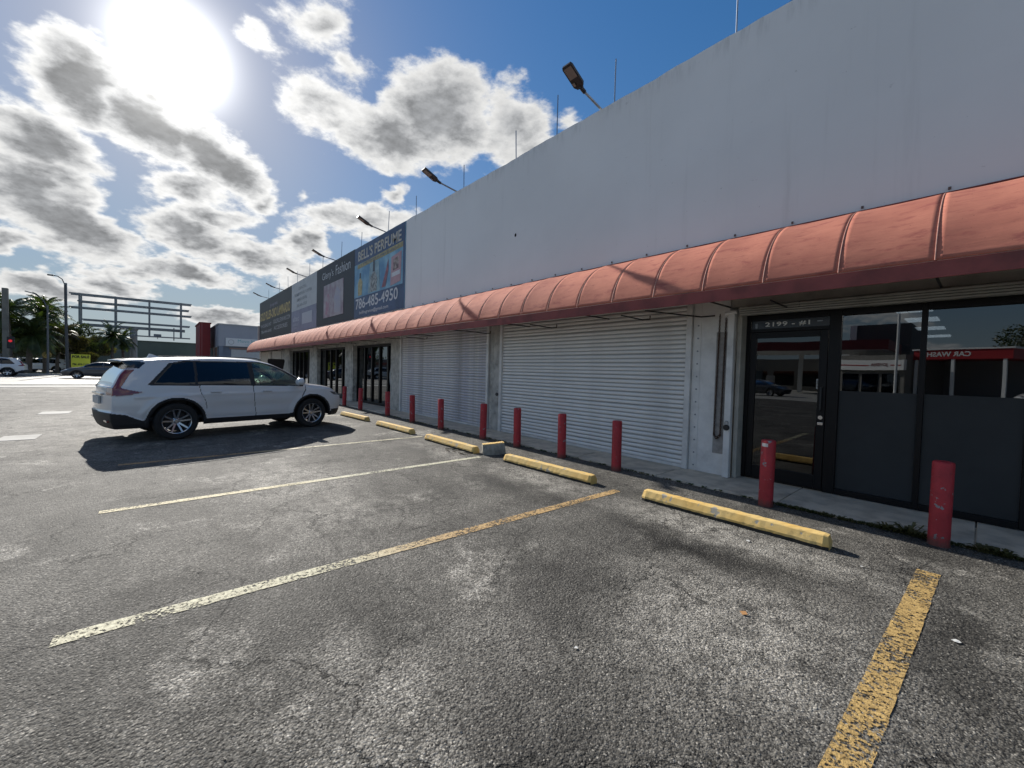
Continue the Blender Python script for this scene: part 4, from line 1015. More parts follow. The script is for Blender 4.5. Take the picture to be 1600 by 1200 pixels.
def build_car(name, label, P, loc, rz, paint, res=(360, 54, 40, 44), hi=True, group=None):
    root = thing(name, label, P['cat'], loc, rz, group)
    top, belt = smooth_interp(P['top']), smooth_interp(P['belt'])
    plan = smooth_interp(P['plan']); xr, xf = P['rear'], P['front']       # rear/front face: x as function of z
    Xr, Xf = smooth_interp(xr), smooth_interp(xf)
    NX, N1, N2, N3 = res; NC = 22 if hi else 10
    x0, x1 = P['x0'], P['x1']; W = P['W']; zb0 = P['zbot']
    xs = np.linspace(x0, x1, NX)
    rows = []
    N = N1 + N2 + N3
    for xn in xs:
        zt = float(top(xn)); zb = min(float(belt(xn)), zt - .035); w = W * float(plan(xn))
        z1 = np.linspace(zb0, zb, N1, endpoint=False); zm = .66
        pr = np.where(z1 < zm, 1 - .060 * ((zm - z1) / (zm - zb0)) ** 2.2, 1 - .055 * ((z1 - zm) / max(.05, (zb - zm))) ** 2)
        y1 = w * pr
        # crease and wheel flares
        y1 = y1 + P.get('crease', .0) * np.exp(-((z1 - (P['cz'] + .02 * xn)) / .035) ** 2) * (abs(xn) < 1.95)
        if P.get('dip', 0): y1 -= P['dip'] * np.exp(-((z1 - .62) / .11) ** 2) * np.exp(-((xn) / .95) ** 4)
        for wx in (P['rx'], P['fx']):
            rad = np.hypot(xn - wx, z1 - P['Rw']); y1 += P['flare'] * np.exp(-((rad - P['Ra'] - .07) / .055) ** 2) * (z1 > .30)
        h = zt - zb; wb = w * .945; tum = P['tum'] * h; wr = max(wb - tum, .25)
        fr_ = .84 if h > .25 else .84 * max(0, (h - .04) / .21) 
        zs = zb + h * fr_ * np.linspace(0, 1, N2, endpoint=False); u = (zs - zb) / max(h * fr_, 1e-6)
        ys = wb + (wr - wb) * (u ** 1.12)
        if h * fr_ < 1e-4: ys = np.full(N2, wb); zs = np.full(N2, zb)
        a = np.linspace(0, PI / 2, N3); nn = 2.9
        wtop = ys[-1] if h * fr_ > 1e-4 else wb; ztop0 = zb + h * fr_
        if h * fr_ > 1e-4: wtop = wr
        y3 = wtop * np.cos(a) ** (2 / nn); z3 = ztop0 + (zt - ztop0) * np.sin(a) ** (2 / nn)
        yy = np.concatenate([y1, ys, y3]); zz = np.concatenate([z1, zs, z3]); xx = np.full(N, xn)
        # pull both ends on to the front and rear faces
        a0, a1 = P['ra'], P['fa']
        if xn < a0:
            tau = (a0 - xn) / (a0 - x0); xx = a0 + (Xr(zz) - a0) * tau
            yy = yy * (1 - P.get('rtaper', .05) * tau ** 3)
        if xn > a1:
            tau = (xn - a1) / (x1 - a1); xx = a1 + (Xf(zz) - a1) * tau
            yy = yy * (1 - P.get('ftaper', .10) * tau ** 3)
        rows.append(np.stack([xx, yy, zz], 1))
    G = np.array(rows)                                    # NX x N x 3 half body (y>0)
    # caps: rings scaled towards the centre line
    def cap(row, sgn, bulge):
        out = []
        yref = row[:, 1].max()
        for k in range(1, NC + 1):
            c = 1 - k / NC; r2 = row.copy(); r2[:, 1] = row[:, 1] * c
            r2[:, 0] = row[:, 0] + sgn * bulge * (1 - c * c) * (row[:, 1] / yref); out.append(r2)
        return out
    rc = cap(G[0], -1, P['rb']); fc = cap(G[-1], 1, P['fb'])
    G = np.concatenate([np.array(rc[::-1]), G, np.array(fc)], 0)
    M_, N = G.shape[:2]
    # region by part index
    J = np.broadcast_to(np.arange(N), (M_, N)); I = np.broadcast_to(np.arange(M_)[:, None], (M_, N))
    px, py, pz = G[..., 0], G[..., 1], G[..., 2]
    cls = np.zeros((M_, N), int); CL = P['classes']       # 0 = paint
    body = (I >= NC) & (I < M_ - NC)
    side = body & (J < N1 + N2 + 8); upper = body & (J >= N1 + N2)
    for ci, (nm, where, fn, off) in enumerate(CL, 1):
        reg = {'side': side, 'top': upper, 'rear': (I < NC + 14) | (px < P['ra'] - .02), 'front': (I >= M_ - NC - 8), 'all': np.ones_like(side)}[where]
        k = reg & fn(px, py, pz)
        cls[k] = ci
        if off: G[..., 1] = np.where(k & (py > .02), G[..., 1] + off * (1 if where in ('side', 'all') else 0), G[..., 1]); 
        if off and where == 'rear': G[..., 0] = np.where(k, G[..., 0] - off, G[..., 0])
        if off and where == 'top': G[..., 2] = np.where(k, G[..., 2] + off, G[..., 2])
        if off and where == 'front': G[..., 0] = np.where(k, G[..., 0] + off, G[..., 0])
    fcen = (G[:-1, :-1] + G[1:, :-1] + G[:-1, 1:] + G[1:, 1:]) / 4
    hole = np.zeros(fcen.shape[:2], bool)
    for wx in (P['rx'], P['fx']):
        hole |= (np.hypot(fcen[..., 0] - wx, fcen[..., 2] - P['Rw']) < P['Ra']) & (fcen[..., 1] > W * .55) & (J[:-1, :-1] < N1)
    fc_ = np.maximum(np.maximum(cls[:-1, :-1], cls[1:, :-1]), np.maximum(cls[:-1, 1:], cls[1:, 1:]))
    fc_ = np.where((cls[:-1, :-1] == cls[1:, 1:]), cls[:-1, :-1], np.minimum(cls[:-1, :-1], cls[1:, 1:]))
    idx = np.arange(M_ * N).reshape(M_, N); flat = G.reshape(-1, 3)
    q = np.stack([idx[:-1, :-1], idx[1:, :-1], idx[1:, 1:], idx[:-1, 1:]], -1)
    parts = [('body', paint)] + [(c[0], P['mats'][c[0]]) for c in CL]
    bodyo = None; done = {}
    for nm, mt in parts:
        ids = [i for i, p_ in enumerate(parts) if p_[0] == nm]
        if nm in done: continue
        done[nm] = 1
        sel = np.isin(fc_, ids) & ~hole; Q = q[sel]
        if len(Q) == 0: continue
        for side_, flip in ((1, False), (-1, True)):
            pass
        Vp = flat.copy(); Vm = flat.copy(); Vm[:, 1] *= -1
        both = nm in P.get('split', ())
        sets = [(Vp, Q, 1), (Vm, Q[:, ::-1], -1)]
        meshes = []
        for V_, Q_, s_ in sets:
            u_, inv = np.unique(Q_.ravel(), return_inverse=True); meshes.append((V_[u_], inv.reshape(-1, 4)))
        if nm in ('wheel_arch_trim', 'cladding') and hi:
            new = []
            for V_, Q_, s_ in ([(Vp, Q, 1), (Vm, Q[:, ::-1], -1)]):
                for lo, hi_ in ((-9, -.96), (-.96, .96), (.96, 9)) if nm == 'cladding' else ((-9, 0), (0, 9)):
                    cx = V_[Q_][:, :, 0].mean(1); k_ = (cx >= lo) & (cx < hi_)
                    if k_.any():
                        u_, inv = np.unique(Q_[k_].ravel(), return_inverse=True); new.append((V_[u_], inv.reshape(-1, 4)))
            if nm == 'cladding':      # front and rear bumpers run across the car
                V0 = lambda a, b: (np.concatenate([a[0], b[0]]), np.concatenate([a[1], b[1] + len(a[0])]))
                new = [V0(new[0], new[3]), new[1], new[4], V0(new[2], new[5])]
            meshes = new; both = True
        if not both:
            V0 = np.concatenate([meshes[0][0], meshes[1][0]]); Q0 = np.concatenate([meshes[0][1], meshes[1][1] + len(meshes[0][0])]); meshes = [(V0, Q0)]
        for V_, Q_ in meshes:
            me = bpy.data.meshes.new(nm); me.from_pydata(V_.tolist(), [], Q_.tolist())
            bm = bmesh.new(); bm.from_mesh(me); bmesh.ops.remove_doubles(bm, verts=bm.verts[:], dist=.0004)
            bmesh.ops.dissolve_degenerate(bm, dist=.0003, edges=bm.edges[:]); bm.to_mesh(me); bm.free()
            me.materials.append(mt); me.polygons.foreach_set('use_smooth', [True] * len(me.polygons)); me.update()
            o = bpy.data.objects.new(nm, me); col.objects.link(o); o.parent = root
    # wheel housings and floor
    u = MB(); u.box(x0 + .35, x1 - .4, -W * .72, W * .72, zb0 + .015, zb0 + .10)
    for wx in (P['rx'], P['fx']):
        nA = 18; Ra = P['Ra'] + .004
        for s_ in (-1, 1):
            V = []
            for k in range(nA + 1):
                a = -.12 + (PI + .24) * k / nA
                for y in (W * .985, W * .55): V.append((wx + Ra * math.cos(a), s_ * y, P['Rw'] + Ra * math.sin(a)))
            F = [(2 * k, 2 * k + 1, 2 * k + 3, 2 * k + 2) for k in range(nA)]
            u.add(V, F); u.add([V[2 * k + 1] for k in range(nA + 1)], [tuple(range(nA + 1))])
    u.build('underbody', car_black, root)
    wheel_parts(root, P, 48 if hi else 20, hi)
    return root

arc = lambda x, z, P, r0, r1, wx: (np.hypot(x - wx, z - P['Rw']) >= r0) & (np.hypot(x - wx, z - P['Rw']) < r1)
SUV = dict(cat='car', Rw=.362, rim=.245, rx=-1.35, fx=1.35, Ra=.435, W=.925, zbot=.275, x0=-2.20, x1=2.22, ra=-1.55, fa=1.85, rb=.075, fb=.14, tum=.40, flare=.016, crease=.010, cz=.90, dip=.020, rtaper=.05, ftaper=.10)
SUV['top'] = [(-2.20, 1.06), (-2.12, 1.28), (-2.01, 1.48), (-1.93, 1.56), (-1.62, 1.61), (-1.1, 1.65), (-.5, 1.675), (.05, 1.665), (.42, 1.60), (.75, 1.45), (1.05, 1.255), (1.22, 1.135), (1.35, 1.10), (1.7, 1.055), (2.0, .985), (2.15, .92), (2.22, .86)]
SUV['belt'] = [(-2.20, 1.02), (-1.7, 1.075), (-1.0, 1.06), (0, 1.04), (1.0, 1.02), (1.3, 1.0), (1.8, .955), (2.22, .80)]
SUV['plan'] = [(-2.20, .93), (-1.9, .965), (-1.3, .99), (-.5, 1.0), (1.0, 1.0), (1.6, .985), (1.95, .95), (2.22, .87)]
SUV['rear'] = [(.20, -2.14), (.30, -2.24), (.45, -2.285), (.56, -2.295), (.62, -2.27), (.80, -2.265), (.93, -2.26), (1.06, -2.25), (1.28, -2.234), (1.48, -2.157), (1.60, -2.06)]
SUV['front'] = [(.20, 2.05), (.30, 2.12), (.45, 2.17), (.60, 2.19), (.75, 2.19), (.82, 2.16), (.90, 2.10), (1.2, 2.0)]
P = SUV
def band(z, lo, hi): return (z >= lo) & (z < hi)
slope = lambda z: np.interp(z, [.9, 1.06, 1.28, 1.48, 1.565], [-2.28, -2.27, -2.15, -1.98, -1.86])
winR = [(-1.72, 1.10), (-1.38, 1.495), (-1.15, 1.545), (-.02, 1.575), (-.02, 1.075), (-1.0, 1.085)]
winF = [(.075, 1.07), (.075, 1.575), (.32, 1.56), (.62, 1.445), (1.02, 1.195), (1.14, 1.10), (1.10, 1.055), (.5, 1.06)]
SUV['classes'] = [
    ('cladding', 'side', lambda x, y, z: (z < .40) & (x > -.95) & (x < .95), .006),
    ('cladding', 'all', lambda x, y, z: (z < .385) & (np.abs(x) > .9), .004),
    ('cladding', 'all', lambda x, y, z: (x < -1.6) & (z < np.interp(x, [-2.4, -2.1, -1.9, -1.72], [.60, .55, .44, .40])), .010),
    ('cladding', 'all', lambda x, y, z: (x > 1.85) & (z < .44), .010),
    ('wheel_arch_trim', 'side', lambda x, y, z: (arc(x, z, P, 0, P['Ra'] + .050, P['rx']) | arc(x, z, P, 0, P['Ra'] + .050, P['fx'])), .014),
    ('window_trim', 'side', lambda x, y, z: inpoly(x, z, [(-1.80, 1.075), (-1.42, 1.515), (-1.16, 1.572), (.34, 1.588), (.66, 1.465), (1.06, 1.215), (1.22, 1.085), (1.12, 1.035), (.5, 1.035), (-1.0, 1.06)]), -.002),
    ('rear_side_window', 'side', lambda x, y, z: inpoly(x, z, winR) & ~near_line(x, z, [(-1.02, 1.05), (-1.0, 1.6)], .018), -.006),
    ('front_side_window', 'side', lambda x, y, z: inpoly(x, z, winF), -.006),
    ('windshield', 'top', lambda x, y, z: (x > .50) & (x < 1.19) & (y < .60 + .14 * (x - .5)) & (z > 1.1), .0),
    ('rear_window', 'all', lambda x, y, z: (x < slope(z) + .055) & (z > 1.10) & (z < 1.49) & (y < .60 - .15 * (z - 1.1)), 0),
    ('tail_light', 'all', lambda x, y, z: (x < slope(z) + .135) & (z > 1.00) & (z < 1.38) & (x < -1.8) & (y >= .605 - .15 * (z - 1.1)), .003),
    ('tailgate_trim', 'all', lambda x, y, z: (x < slope(z) + .18) & (z >= 1.39) & (z < 1.52) & (x < -1.78) & (y >= .60 - .15 * (z - 1.1)), .002),
    ('tail_light', 'all', lambda x, y, z: inpoly(x, z, [(-2.5, .885), (-2.5, 1.06), (-2.2, 1.06), (-2.02, 1.0), (-1.84, .96), (-1.95, .92), (-2.1, .885)]) & (y > .50), .008),
    ('headlight', 'all', lambda x, y, z: inpoly(x, z, [(1.80, .895), (1.92, .80), (2.5, .735), (2.5, .835), (2.1, .86)]) & (y > .38), .004),
    ('grille', 'all', lambda x, y, z: (x > 2.0) & (z > .50) & (z < .80) & (y < .60), -.004),
    ('door_seam', 'side', lambda x, y, z: (z > .395) & (z < 1.06) & (near_line(x, z, [(.02, 1.05), (.04, .7), (.075, .38)], .0125) | near_line(x, z, [(1.20, 1.04), (1.19, .95), (1.10, .80), (1.04, .60), (1.02, .38)], .0125) | near_line(x, z, [(-.98, 1.07), (-.95, .90), (-.885, .76), (-.86, .60)], .0125)), -.006),
    ('door_seam', 'all', lambda x, y, z: (x < -1.9) & (z > .60) & (z < .89) & near_line(y, z, [(.775, .90), (.76, .75), (.79, .60)], .010), -.004),
]
SUV['mats'] = dict(cladding=car_black, wheel_arch_trim=car_black, window_trim=car_black, rear_side_window=car_glass_dark, front_side_window=car_glass_clear, windshield=car_glass_clear, rear_window=car_glass_dark,
                   tailgate_trim=car_gloss_black, tail_light=red_lamp, headlight=mat('headlight_lens', (.05, .05, .055), .08, coat=1.), grille=car_black, door_seam=mat('seam_black', (.02, .02, .02), .8))
SUV['split'] = ('rear_side_window', 'front_side_window', 'tail_light', 'headlight', 'wheel_arch_trim')
hd_ang = math.atan2(.975, -.22)
CARLOC = (-11.58, 1.42, 0)
car = build_car('parked_car', 'white compact SUV parked nose in towards the shops, black lower cladding', SUV, CARLOC, hd_ang, car_white)
def cpart(mb, name, m, parent=None, smooth=None, lb=None):
    o = mb.build(name, m, parent or car, smooth=smooth)
    if lb: lab(o, lb)
    return o
# spoiler, antenna fin, roof rails, mirrors, handles, plate, interior
spq = MB(); spV = []
for (x, z, w) in [(-1.82, 1.59, .59), (-2.04, 1.57, .59), (-2.13, 1.55, .575), (-2.14, 1.535, .575), (-2.04, 1.525, .59), (-1.9, 1.51, .61)]:
    spV += [(x + .05, -w, z - .02), (x, -w * .7, z), (x - .012, 0, z + .006), (x, w * .7, z), (x + .05, w, z - .02)]
spq.add(spV, [(i * 5 + j, i * 5 + j + 1, ((i + 1) % 6) * 5 + j + 1, ((i + 1) % 6) * 5 + j) for i in range(6) for j in range(4)] + [tuple(i * 5 for i in range(6)), tuple(i * 5 + 4 for i in range(6))])
cpart(spq, 'roof_spoiler', car_white)
us = MB().box(-2.10, -1.94, -.56, .56, 1.502, 1.522); cpart(us, 'spoiler_underside', car_gloss_black)
for s in (-1, 1):
    wq = [(-2.11, 1.535, .575), (-1.84, 1.53, .645), (-1.94, 1.42, .65), (-2.04, 1.45, .61)]
    wq = [(x, s * y, z) for x, z, y in wq] + [(x, s * (y - .02), z - .004) for x, z, y in wq]
    cpart(MB().add(wq, [(0, 1, 2, 3), (4, 7, 6, 5), (0, 4, 5, 1), (1, 5, 6, 2), (2, 6, 7, 3), (3, 7, 4, 0)]), 'spoiler_winglet', car_gloss_black)
fin = MB().add([(-1.62, -.03, 1.605), (-1.62, .03, 1.605), (-1.40, .012, 1.625), (-1.40, -.012, 1.625), (-1.585, -.005, 1.695), (-1.585, .005, 1.695), (-1.54, .004, 1.685), (-1.54, -.004, 1.685)],
           [(0, 1, 2, 3), (4, 7, 6, 5), (0, 4, 5, 1), (1, 5, 6, 2), (2, 6, 7, 3), (3, 7, 4, 0)])
cpart(fin, 'antenna_fin', car_white)
for s in (-1, 1):
    cpart(MB().tube([(-1.50, s * .60, 1.62), (-1.30, s * .60, 1.65), (-.5, s * .60, 1.675), (.15, s * .59, 1.672), (.30, s * .575, 1.635)], .011, 8), 'roof_rail', car_gloss_black)
    mq = MB().lathe([(.001, -.075), (.05, -.07), (.075, -.04), (.082, 0.0), (.080, .05), (.001, .052)], 20, 'x'); mq.v = [(.98 + x * 1.1, s * (1.03 + (y * 1.35)), 1.14 + z * 1.15) for x, y, z in mq.v]
    mo = cpart(mq, 'side_mirror', car_white, smooth=40)
    cpart(MB().tube([(1.0, s * .88, 1.06), (.99, s * .98, 1.085)], .028, 8).box(.945, 1.03, s * 1.03 - .07, s * 1.03 + .07, 1.035, 1.075, bev=.012), 'mirror_arm', car_gloss_black, mo)
    for hx in (-.70, .30):
        cpart(MB().box(hx - .10, hx + .10, s * .927 - .014, s * .927 + .014, .925, .95, bev=.008), 'door_handle', car_white)
    cpart(MB().box(-2.33, -2.19, s * .60 - .12, s * .60 + .12, .40, .44, bev=.01), 'rear_reflector', red_lamp)
cpart(MB().box(-2.368, -2.338, -.26, .26, .72, .86, bev=.004), 'licence_plate', mat('plate_white', (.5, .5, .48), .5))
cpart(MB().box(-2.358, -2.325, -.40, .40, .885, .925, bev=.006), 'tailgate_handle', chrome)
for x, s in ((.25, -.38), (.25, .38), (-.75, -.38), (-.75, .38)):
    cpart(MB().box(x - .25, x + .27, s - .25, s + .25, .45, .62, bev=.05).box(x - .36, x - .22, s - .24, s + .24, .55, 1.15, bev=.05).box(x - .36, x - .26, s - .12, s + .12, 1.16, 1.32, bev=.03), 'seat', seat_m)
cpart(MB().box(.75, 1.25, -.72, .72, .55, 1.0, bev=.05).tube([(.62, .38 + .17 * math.cos(a), .98 + .17 * math.sin(a)) for a in [k * PI / 8 for k in range(17)]], .014, 6), 'dashboard', seat_m)
cpart(MB().box(-1.95, .74, -.80, .80, .40, .46).box(-1.95, -1.15, -.70, .70, .461, .98), 'cabin_floor', seat_m)

# sedan and other vehicles on the far road
SED = dict(SUV); SED.update(Rw=.335, rim=.22, Ra=.37, W=.91, zbot=.22, x0=-2.25, x1=2.25, ra=-1.7, fa=1.8, rb=.08, fb=.14, tum=.50, crease=.008, cz=.78, dip=.012, rtaper=.06)
SED['top'] = [(-2.25, .98), (-2.05, 1.05), (-1.7, 1.11), (-1.35, 1.24), (-.85, 1.38), (-.35, 1.445), (.05, 1.44), (.4, 1.37), (.85, 1.17), (1.10, 1.03), (1.3, .985), (1.8, .90), (2.1, .80), (2.25, .70)]
SED['belt'] = [(-2.25, .92), (-1.6, .97), (-.5, .95), (.6, .93), (1.1, .92), (1.7, .85), (2.25, .66)]
SED['rear'] = [(.20, -2.20), (.4, -2.34), (.6, -2.36), (.8, -2.33), (.98, -2.28), (1.2, -2.2)]
SED['front'] = [(.20, 2.1), (.3, 2.2), (.5, 2.25), (.65, 2.22), (.75, 2.15), (1.0, 2.0)]
sw = [(-1.40, 1.02), (-1.05, 1.22), (-.6, 1.34), (.0, 1.38), (.35, 1.33), (.8, 1.12), (1.02, .985), (.0, .975)]
PS = SED
SED['classes'] = [
    ('cladding', 'all', lambda x, y, z: (z < .30), .002),
    ('side_window', 'side', lambda x, y, z: inpoly(x, z, sw) & ~near_line(x, z, [(-.22, .9), (-.25, 1.5)], .03), -.004),
    ('windshield', 'top', lambda x, y, z: (x > .42) & (x < 1.08) & (y < .62) & (z > .98), 0),
    ('rear_window', 'top', lambda x, y, z: (x < -.95) & (x > -1.68) & (y < .58), 0),
    ('tail_light', 'all', lambda x, y, z: (x < -2.1) & (z > .78) & (z < .92) & (y > .4), .004),
    ('headlight', 'all', lambda x, y, z: inpoly(x, z, [(1.75, .78), (2.5, .58), (2.5, .70), (2.0, .80)]) & (y > .4), .002),
    ('grille', 'all', lambda x, y, z: (x > 2.1) & (z > .35) & (z < .60) & (y < .5), 0),
]
SED['mats'] = dict(cladding=car_black, side_window=car_glass_dark, windshield=car_glass_dark, rear_window=car_glass_dark, tail_light=red_lamp, headlight=chrome, grille=car_black)
SED['split'] = ('side_window', 'tail_light', 'headlight')
LOW = (120, 22, 16, 16)
dark_paint = mat('dark_grey_car_paint', (.035, .037, .045), .3, coat=1.0)
sedan = build_car('passing_car', 'dark grey sedan driving on the far road, seen left of the white SUV', SED, (-50.8, -3.75, -.03), -PI / 2, dark_paint, LOW, False)
SV2 = dict(SUV); P2 = SV2; SV2['classes'] = [c for c in SUV['classes'] if c[0] in ('cladding', 'window_trim', 'rear_side_window', 'tail_light', 'rear_window', 'windshield', 'headlight', 'front_side_window')]
SV2['mats'] = dict(SUV['mats']); SV2['mats']['front_side_window'] = car_glass_dark; SV2['mats']['windshield'] = car_glass_dark
suv2 = build_car('passing_car', 'white SUV cut by the left edge of the picture on the far road', SV2, (-56.3, -11.15, -.03), -PI / 2, car_white, LOW, False)
sd2 = copy_tree(suv2); sd2.location = (-58.6, -2.6, .0); sd2['label'] = 'dark SUV behind the grey sedan, only its roof showing'
for c in sd2.children:
    if c.name.startswith('body'):
        c.data = c.data.copy(); c.data.materials[0] = dark_paint
lotpos = [(-72, -9.9, -PI / 2 - .3, 'white SUV parked between the palm trunks across the road', None), (-78, -8.2, -PI / 2 + .2, 'white sedan parked beyond the palms, right of the parked SUV', 'sed'), (-84, -12.5, 1.2, 'silver SUV parked at the back left under the trees', None), (-76, -14.5, .5, 'dark sedan parked under the trees at the far left edge', 'sed')]
for i, (x, y, a, l, k) in enumerate(lotpos):
    c = copy_tree(sedan if k else suv2); c.location = (x, y, .02); c.rotation_euler = (0, 0, a); c['label'] = l; c.name = 'parked_car'
    if k and i == 1:
        for ch in c.children:
            if ch.name.startswith('body'): ch.data = ch.data.copy(); ch.data.materials[0] = car_white

# ---------------------------------------------------------------- beyond the road
far_green = mat('green_grey_wall', (.105, .135, .115), .85, var=.12, vs=.3)
t = thing('warehouse', 'long low windowless grey green warehouse behind the billboard frame', 'building', (-95, -4, 0))
MB().box(-18, 0, -12, 9.6, 0, 5.05).build('wall', far_green, t); MB().box(-18, .12, -12.1, 9.7, 5.052, 5.2).build('parapet_cap', far_green, t)
red_t = mat('red_tower_render', (.21, .018, .020), .7, var=.2, vs=.5)
t = thing('red_tower', 'tall narrow dark red tower beside the grey building', 'building', (-70, 4.4, 0))
MB().box(-8, 0, 0, 1.15, 0, 7.0).build('wall', red_t, t); MB().box(-8.1, .1, -.1, 1.25, 7.002, 7.15).build('cap', red_t, t)
MB().box(.002, .05, .18, .24, 0, 7.0).build('edge_strip', mat('edge_pink', (.35, .12, .12), .6), t)
gb_m = mat('grey_render', (.27, .29, .34), .8, var=.1, vs=.4); gb_d = mat('slate_blue_render', (.13, .16, .22), .8, var=.15, vs=.6); gb_l = mat('light_render', (.38, .40, .42), .8, var=.1)
t = thing('office_building', 'grey and slate blue building with a white shop sign beyond the awning end', 'building', (-66, 6.1, 0))
MB().box(-14, 0, 0, 16, 3.9, 6.72).box(-14, 0, .0, 16, 0, .6).build('wall', gb_m, t)
MB().box(-14, -.3, .3, 16, .6, 3.898).build('recessed_wall', gb_d, t)
MB().box(-14.1, .1, -.1, 16.1, 6.722, 6.86).build('parapet_cap', gb_l, t)
MB().box(-.298, .02, .02, .5, .602, 3.897).box(-.298, .02, 5.5, 6.0, .602, 3.897).build('column', gb_d, t)
sgn = MB().box(.0, .14, .75, 5.6, 3.95, 5.0).build('shop_sign', mat('shop_sign_white', (.50, .53, .56), .5), t)
lettering('Movo Medic', 2.9, .42, mat('teal_print', (.10, .32, .36), .5), sgn, 'lettering', (.146, 2.1, 4.45), '+x'); lettering('CENTER', 1.4, .16, mat('teal_print', (.1, .3, .3), .5), sgn, 'lettering', (.146, 2.9, 4.12), '+x')
MB().lathe([(.28, .0), (.33, .0), (.33, .01), (.28, .01)], 20, 'x', (.146, 1.35, 4.48), close=True).build('sign_emblem', mat('emblem_grey', (.2, .22, .26), .5), sgn)
MB().box(-.296, -.2, 1.4, 5.2, 2.2, 3.5).build('window', gb_l, t); MB().box(-.296, -.15, 1.2, 5.4, 3.55, 3.75).build('window_canopy', mat('canopy_brown', (.22, .15, .13), .7), t)
for k in range(3):
    w_ = MB().box(-3.6 - k * 3.4, -1.2 - k * 3.4, -.04, .0, 2.2, 3.9).build('window_frame', gb_l, t)
    MB().box(-3.5 - k * 3.4, -1.3 - k * 3.4, -.05, -.041, 2.3, 3.8).build('window_pane', glass_left, w_)
t = thing('low_building', 'pale low building with a reddish stripe half hidden by trees at the far left', 'building', (-100, -22, 0))
MB().box(-8, 0, -12, 7, 0, 3.6).build('wall', mat('dusty_pink', (.30, .25, .24), .8, var=.2, vs=.4), t); MB().box(0.002, .1, -12, 7, 2.4, 3.0).build('stripe', mat('stripe_red', (.30, .10, .08), .7), t); MB().box(-8.1, .15, -12.1, 7.1, 3.602, 3.8).build('roof', gb_l, t)

# billboard frame
t = thing('billboard_frame', 'bare grey steel billboard frame without panels on a single thick post', 'billboard', (-85, -2.7, 0))
st_m = mat('billboard_steel', (.22, .24, .25), .55, metal=.3, var=.3, vs=1); st_l = mat('billboard_post_grey', (.26, .28, .29), .5, metal=.3, var=.15, vs=.6)
MB().lathe([(.44, 0), (.44, 2.6), (.46, 2.6), (.46, 2.7), (.44, 2.7), (.44, 6.2)], 24).lathe([(.44, 6.2), (.6, 6.5), (.6, 6.75), (.44, 6.75)], 24).build('post', st_l, t, smooth=40)
MB().box(-.3, .3, -5.6, 6.1, 6.45, 6.85).build('main_beam', st_m, t)
for xo in (-.9, .75):
    for y in (-5.6, -1.95, 1.8, 5.6):
        MB().box(xo - .08, xo + .08, y - .11, y + .11, 5.5, 11.05).build('upright', st_m, t)
    for (y0, y1, z) in ((-6.6, 6.9, 10.95), (-5.8, 6.6, 9.95), (-6.6, 6.9, 9.05), (-5.4, 6.7, 7.4)):
        MB().box(xo + .09, xo + .19, y0, y1, z - .13, z + .07).build('rail', st_m, t)
for y in (-5.6, -1.95, 1.8, 5.6):
    MB().tube([(-.82, y, 6.6), (.67, y, 6.6)], .07, 6).tube([(-.82, y, 10.8), (.67, y, 10.8)], .05, 6).tube([(-.9, y, 5.45), (1.5, y, 5.45)], .05, 6).build('cross_member', st_m, t)
MB().box(1.0, 1.7, -7.1, 6.7, 5.34, 5.50).build('catwalk', st_m, t)
MB().tube([(1.65, -6.8, 7.6), (1.65, -6.8, 12.1)], .13, 6).tube([(1.1, 4.7, 5.0), (1.1, 4.7, 7.0)], .07, 6).build('mast', st_m, t)
MB().box(1.2, 1.6, 2.3, 3.2, 5.5, 5.85, bev=.05).tube([(1.4, 2.75, 5.1), (1.4, 2.75, 5.5)], .04, 6).build('floodlight_box', st_m, t)

# street furniture on the far verge
t = thing('utility_pole', 'thick grey concrete utility pole at the left edge', 'pole', (-60.9, -10.85, 0))
MB().box(-.19, .19, -.19, .19, 0, 8.15, bev=.03).build('pole', mat('concrete_pole', (.17, .17, .15), .85, var=.3, vs=2), t)
t = thing('traffic_signal', 'red traffic light glowing at the far left edge', 'traffic light', (-59.6, -10.3, 0))
MB().box(-.1, .25, -.22, .22, 2.45, 3.55, bev=.04).build('signal_housing', car_black, t)
MB().lathe([(.001, .26), (.12, .26), (.12, .25)], 14, 'x', (0, 0, 3.15)).build('signal_lens', mat('red_signal', (.3, .01, .01), .4, emit=(1, .03, .05), es=.35), t)
MB().tube([(0, 0, 0), (0, 0, 2.45)], .06, 8).build('pole', black_metal, t)
t = thing('street_lamp', 'tall dark street lamp with one curved arm, left of the billboard frame', 'street lamp', (-61, -6.95, 0))
MB().tube([(0, .1, 0), (0, .0, 5), (0, -.05, 9.1)], .14, 10, r2=.09).build('pole', mat('dark_pole', (.06, .065, .07), .5, metal=.3), t)
MB().tube([(0, -.05, 9.0), (0, -.25, 9.6), (0, -.55, 9.85), (0, -.9, 9.9)], .045, 6).build('arm', mat('pole_grey', (.10, .11, .12), .5), t)
MB().box(-.12, .12, -1.25, -.8, 9.82, 9.95, bev=.03).build('lamp_head', mat('dark_pole', (.06, .065, .07), .5), t)
MB().box(-.14, .14, -.16, .12, 6.4, 6.5, bev=.02).build('band', mat('pole_grey', (.1, .11, .12), .5), t)
t = thing('street_lamp', 'thin curved street lamp arm rising out of the palm crowns', 'street lamp', (-62.2, -8.35, 0))
MB().tube([(0, 0, 0), (0, 0, 7.0)], .09, 8, r2=.07).tube([(0, 0, 6.6), (0, -.25, 7.4), (0, -.8, 8.0), (0, -1.5, 8.2)], .045, 6).build('pole', mat('pole_grey', (.1, .11, .12), .5), t)
t = thing('for_sale_sign', 'yellow FOR SALE sign with black letters across the road', 'sign', (-62.5, -6.1, 0))
yl = mat('sign_yellow', (.52, .56, .04), .5, var=.06, vs=2)
